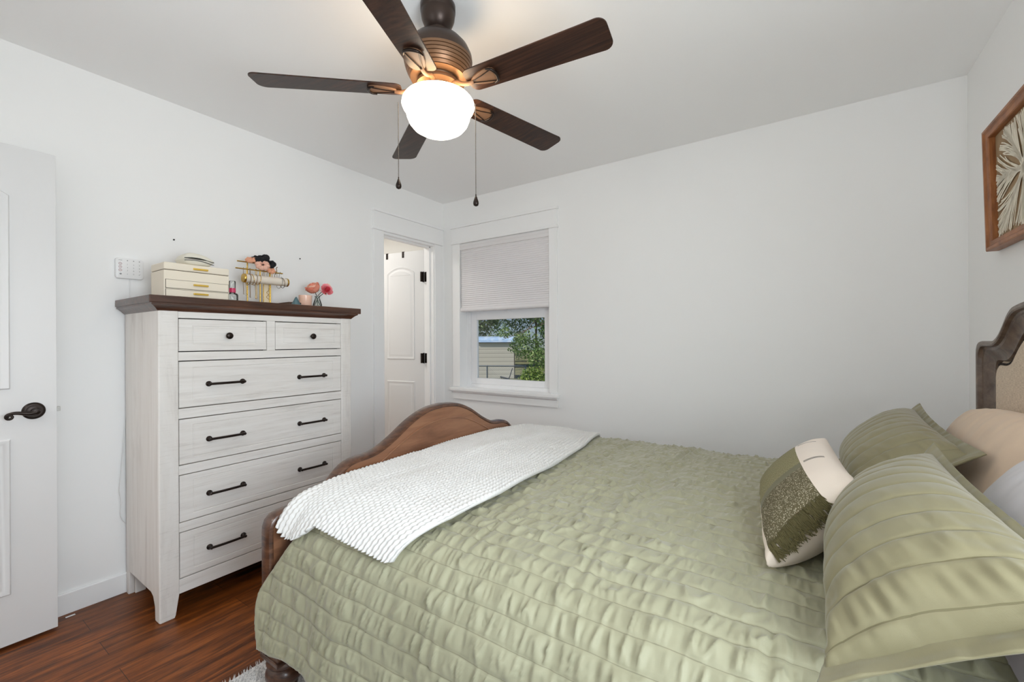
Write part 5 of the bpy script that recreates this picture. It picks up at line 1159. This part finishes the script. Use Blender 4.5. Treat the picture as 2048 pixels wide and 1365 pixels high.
# ------------------------------------------------------------------ framed paper art on the headboard wall, top leaning out
ar = thing('wall_art', 'square wooden shadow-box frame with cream paper-cut coral on the right wall', 'picture frame', (LX, -0.70, 1.55))
AY0, AY1, AZ0, AZ1 = -1.005, -0.400, 1.541, 2.022
tilt = math.radians(1.2)
def AT(d, y, z):       # d: distance of the point from the wall side
    return (LX - 0.003 - d * math.cos(tilt) - (z - AZ0) * math.sin(tilt), y, AZ0 + (z - AZ0) * math.cos(tilt) + d * 0)
def moulding(y0, z0, y1, z1, cs):
    loops = []
    n_ = len(cs); v_ = []; f_ = []
    for oy, oz, sy_, sz_ in ((y0, z0, 1, 1), (y1, z0, -1, 1), (y1, z1, -1, -1), (y0, z1, 1, -1)):
        v_ += [AT(d, oy + sy_ * i_, oz + sz_ * i_) for i_, d in cs]
    return v_, [(k * n_ + j, k * n_ + (j + 1) % n_, ((k + 1) % 4) * n_ + (j + 1) % n_, ((k + 1) % 4) * n_ + j) for k in range(4) for j in range(n_)]
v_, f_ = moulding(AY0, AZ0, AY1, AZ1, [(0, 0), (0, 0.034), (0.004, 0.037), (0.013, 0.037), (0.017, 0.032), (0.019, 0.0305), (0.022, 0.0315), (0.036, 0.029), (0.038, 0.025), (0.038, 0.0)])
obj('frame', MB().add(v_, f_), 'art_frame_wood', ar, smooth=25)
b = MB().add([AT(0.004, AY0 + 0.03, AZ0 + 0.03), AT(0.004, AY1 - 0.03, AZ0 + 0.03), AT(0.004, AY1 - 0.03, AZ1 - 0.03), AT(0.004, AY0 + 0.03, AZ1 - 0.03), AT(0.008, AY0 + 0.03, AZ0 + 0.03), AT(0.008, AY1 - 0.03, AZ0 + 0.03), AT(0.008, AY1 - 0.03, AZ1 - 0.03), AT(0.008, AY0 + 0.03, AZ1 - 0.03)], [(3, 2, 1, 0), (4, 5, 6, 7), (0, 1, 5, 4), (1, 2, 6, 5), (2, 3, 7, 6), (3, 0, 4, 7)])
obj('backing', b, 'art_backing', ar, smooth=0)
b = MB(); r0 = random.Random(21); ay, az = (AY0 + AY1) / 2, (AZ0 + AZ1) / 2 ; hy, hz = (AY1 - AY0) / 2 - 0.045, (AZ1 - AZ0) / 2 - 0.045
def ribbon(pts, wds):
    n_ = len(pts); v_ = []; f_ = []
    for i in range(n_):
        a_, c_ = pts[max(0, i - 1)], pts[min(n_ - 1, i + 1)]; dx, dz = c_[0] - a_[0], c_[1] - a_[1]; L_ = math.hypot(dx, dz) or 1; nx, nz = -dz / L_, dx / L_
        for dd in (0.0115, 0.0123):
            v_ += [AT(dd, pts[i][0] + nx * wds[i], pts[i][1] + nz * wds[i]), AT(dd, pts[i][0] - nx * wds[i], pts[i][1] - nz * wds[i])]
    for i in range(n_ - 1):
        q_ = 4 * i; f_ += [(q_ + 2, q_ + 3, q_ + 7, q_ + 6), (q_, q_ + 4, q_ + 5, q_ + 1), (q_, q_ + 2, q_ + 6, q_ + 4), (q_ + 1, q_ + 5, q_ + 7, q_ + 3)]
    b.add(v_, f_)
for k in range(8):       # main ribs with feathered side veins
    a_ = 2 * PI * k / 8 + 0.12; R_ = min(hy / max(1e-6, abs(math.cos(a_))), hz / max(1e-6, abs(math.sin(a_))))
    ribbon([(ay + math.cos(a_) * R_ * q_, az + math.sin(a_) * R_ * q_) for q_ in np.linspace(0.0, 1, 10)], [0.012 - 0.008 * q_ for q_ in np.linspace(0, 1, 10)])
    for sgn in (-1, 1):
        for m_ in range(19):
            q0 = 0.06 + 0.048 * m_; p0 = (ay + math.cos(a_) * R_ * q0, az + math.sin(a_) * R_ * q0); pts = [p0]; aa = a_ + sgn * r0.uniform(0.16, 0.26); step = 0.016
            tot = min(0.36, R_ * (1.05 - q0))
            while len(pts) * step < tot:
                aa += sgn * 0.028 + r0.uniform(-0.05, 0.05); p_ = (pts[-1][0] + math.cos(aa) * step, pts[-1][1] + math.sin(aa) * step)
                da = (math.atan2(p_[1] - az, p_[0] - ay) - a_ + PI) % (2 * PI) - PI
                if abs(da) > PI / 8 * 0.97 or abs(p_[0] - ay) > hy or abs(p_[1] - az) > hz: break
                pts.append(p_)
            if len(pts) > 2: ribbon(pts, [0.0028 - 0.0007 * i / len(pts) + r0.uniform(-0.0006, 0.0006) for i in range(len(pts))])
obj('paper_coral', b, 'art_paper', ar, smooth=0)

# ------------------------------------------------------------------ back yard seen through the window
GZ = -1.06
yF = Vector((-math.sin(_y), math.cos(_y), 0)); yR = Vector((math.cos(_y), math.sin(_y), 0)); yO = Vector((CAM.x, CAM.y, 0))
def YD(a, d, z): return yO + yR * a + yF * d + Vector((0, 0, z))      # yard frame: sideways, away, up
YM = Matrix(((yR.x, yF.x, 0, yO.x), (yR.y, yF.y, 0, yO.y), (0, 0, 1, 0), (0, 0, 0, 1)))
b = MB().add([tuple(YD(-60, 5.5, GZ)), tuple(YD(60, 5.5, GZ)), tuple(YD(60, 110, GZ)), tuple(YD(-60, 110, GZ))], [(0, 1, 2, 3)])
g = obj('lawn', b, 'grass', smooth=0); g['kind'] = 'structure'
shed = thing('shed', 'beige metal garden shed with pale blue rounded roof in the back yard', 'shed', tuple(YD(-1.0, 26.8, GZ)))
SA0, SA1, SD0, SD1 = -2.10, 0.14, 26.0, 28.0
obj('siding', MB().box((SA0, SD0, GZ), (SA1, SD1, 1.14)).xform(YM), 'shed_siding', shed, smooth=0)
b = MB()
for a in (SA0, SA1): b.box((a - 0.03, SD0 - 0.03, GZ), (a + 0.03, SD0 + 0.03, 1.14))
b.box((SA0 - 0.05, SD0 - 0.05, 1.08), (SA1 + 0.05, SD0 + 0.01, 1.14)); obj('corner_trim', b.xform(YM), 'shed_trim', shed, smooth=0)
rp = [(SD0 - 0.10, 1.13), (SD0 - 0.04, 1.27), (SD0 + 0.16, 1.40), (SD0 + 0.5, 1.47), (SD0 + 1.0, 1.50), (SD1 - 0.5, 1.47), (SD1 - 0.1, 1.36), (SD1 + 0.1, 1.13)]
obj('roof', MB().prism(rp, SA0 - 0.02, SA1 + 0.08, 0).xform(YM), 'shed_roof', shed, smooth=20)
fn = thing('chain_link_fence', 'low chain-link fence with grey pipe rail in front of the shed', 'fence', tuple(YD(-1.0, 16.0, GZ)))
obj('top_rail', MB().tube([(-4.0, 16.0, 0.30), (0.55, 16.0, 0.265)], 0.021, 8).xform(YM), 'fence_steel', fn, smooth=60)
for a in (-3.2, -0.925, 0.5): obj('post', MB().tube([(a, 16.0, GZ), (a, 16.0, 0.30)], 0.026, 8).xform(YM), 'fence_steel', fn, smooth=60)
b = MB()
for k in range(-44, 60):
    for sg in (1, -1):
        a0 = -4.0 + k * 0.075; a1 = a0 + sg * 1.34; lo, hi = (a0, a1)
        t0, t1 = 0.0, 1.0
        def clip_t(x): return (x - lo) / (hi - lo)
        ts_ = sorted((clip_t(-4.0), clip_t(0.5))); t0, t1 = max(0, ts_[0]), min(1, ts_[1])
        if t1 - t0 < 0.02: continue
        p0 = (lo + (hi - lo) * t0, 16.0 + 0.004 * sg, GZ + 1.34 * t0); p1 = (lo + (hi - lo) * t1, 16.0 + 0.004 * sg, GZ + 1.34 * t1)
        b.tube([p0, p1], 0.0018, 3)
o = obj('wire_mesh', b.xform(YM), 'fence_steel', fn, smooth=0); o['kind'] = 'stuff'
pc = thing('garden_chair', 'dark metal reclined garden chair in front of the shed', 'chair', tuple(YD(-0.32, 20.0, GZ)))
obj('seat', MB().prism([(-0.56, -0.44), (-0.14, -0.55), (-0.14, -0.58), (-0.56, -0.47)], 19.8, 20.3, 1).xform(YM), 'patio_metal', pc, smooth=0)
obj('backrest', MB().prism([(-0.17, -0.57), (-0.14, -0.58), (0.03, -0.06), (0.0, -0.05)], 19.8, 20.3, 1).xform(YM), 'patio_metal', pc, smooth=0)
for a in (-0.5, -0.16):
    for d in (19.82, 20.28): obj('leg', MB().tube([(a, d, -0.5), (a + (-0.06 if a < -0.3 else 0.08), d, GZ)], 0.014, 6).xform(YM), 'patio_metal', pc, smooth=60)
def foliage(blobs, n, size, seed):
    r_ = np.random.default_rng(seed); wts = np.array([b_[3] ** 2 for b_ in blobs]); idx = r_.choice(len(blobs), n, p=wts / wts.sum())
    C_ = np.array([b_[:3] for b_ in blobs])[idx]; Rr = np.array([b_[3] for b_ in blobs])[idx]
    d_ = r_.normal(size=(n, 3)); d_ /= np.linalg.norm(d_, axis=1)[:, None]
    P_ = C_ + d_ * (Rr * r_.uniform(0.45, 1.06, n) ** 0.6)[:, None] * np.array([1, 1, 0.9])
    P_[:, 2] = np.maximum(P_[:, 2], GZ + 0.03)
    t_ = r_.normal(size=(n, 3)); t_ /= np.linalg.norm(t_, axis=1)[:, None]; q_ = np.cross(t_, d_ + 0.5 * r_.normal(size=(n, 3))); q_ /= np.linalg.norm(q_, axis=1)[:, None] + 1e-9
    L_ = (size * r_.uniform(0.6, 1.3, n))[:, None]
    V_ = np.stack([P_ - t_ * L_, P_ + q_ * L_ * 0.45, P_ + t_ * L_, P_ - q_ * L_ * 0.45], 1).reshape(-1, 3)
    M3 = np.array(YM.to_3x3()); V_ = V_ @ M3.T + np.array(YM.translation)
    return V_, np.arange(4 * n).reshape(-1, 4).tolist()
def tree(name, label, cat, base, blobs, n, size, mat, seed, trunk=None, branches=()):
    root = thing(name, label, cat, tuple(YD(base[0], base[1], GZ)), 'greenery behind the house')
    V_, F_ = foliage(blobs, n, size, seed)
    link_mesh('foliage', V_, F_, mat, root, smooth=0)
    b_ = MB()
    if trunk: b_.tube([tuple(p) for p in cr(trunk, 10)[0]], [0.16 - 0.010 * k for k in range(10)] if cat == 'tree' else [0.05 - 0.003 * k for k in range(10)], 8)
    obj('trunk', b_.xform(YM), 'bark', root, smooth=60)
    for br_ in branches: obj('branch', MB().tube([tuple(p) for p in cr(br_, 14)[0]], [0.022 - 0.0012 * k for k in range(14)], 6).xform(YM), 'bark', root, smooth=60)
    return root
r0 = random.Random(77)
def cloud(a0, a1, d0, d1, z0, z1, n, ra, rb): return [(r0.uniform(a0, a1), r0.uniform(d0, d1), r0.uniform(z0, z1), r0.uniform(ra, rb)) for _ in range(n)]
tree('bush', 'dense bright green bush at the right of the window view, low front part', 'bush', (1.35, 13.2), cloud(0.45, 2.3, 12.4, 14.0, -0.7, 0.6, 16, 0.32, 0.55), 9000, 0.045, 'leaf_bush', 31, [(1.3, 13.2, GZ), (1.3, 13.2, -0.6), (1.4, 13.3, 0.2)])
tree('leafy_tree', 'leafy green tree rising behind the bush, right of the shed', 'tree', (1.6, 16.5), cloud(0.55, 3.0, 15.4, 17.6, 0.2, 3.8, 26, 0.45, 0.85) + [(0.30, 15.8, 1.25, 0.28), (0.05, 15.8, 0.95, 0.22), (-0.25, 15.7, 1.5, 0.25)], 17000, 0.060, 'leaf_tree', 32,
     [(1.7, 16.5, GZ), (1.65, 16.5, 0.6), (1.6, 16.4, 2.4)], [[(1.5, 16.0, 1.9), (0.9, 15.6, 1.75), (0.2, 15.4, 1.45), (-0.35, 15.3, 1.25)], [(1.5, 16.0, 2.2), (1.0, 15.5, 2.05), (0.55, 15.3, 1.62), (0.2, 15.2, 1.30)], [(1.6, 15.9, 2.4), (1.15, 15.3, 2.0), (1.0, 15.1, 1.65)]])
tree('evergreen_tree', 'dark evergreen tree behind the shed, at the left of the window view', 'tree', (-3.6, 38.0), cloud(-7.0, -1.2, 36.5, 39.5, 0.5, 7.5, 26, 1.1, 1.9), 16000, 0.15, 'leaf_dark', 33, [(-3.6, 38, GZ), (-3.6, 38, 1), (-3.6, 38, 5)])
tree('evergreen_tree', 'dark evergreen tree farther right behind the shed and the leafy tree', 'tree', (2.6, 46.5), cloud(-1.8, 7.0, 45.0, 48.5, 0.2, 8.5, 34, 1.2, 2.2), 17000, 0.15, 'leaf_dark', 34, [(2.6, 46.5, GZ), (2.6, 46.5, 1), (2.6, 46.5, 5)])
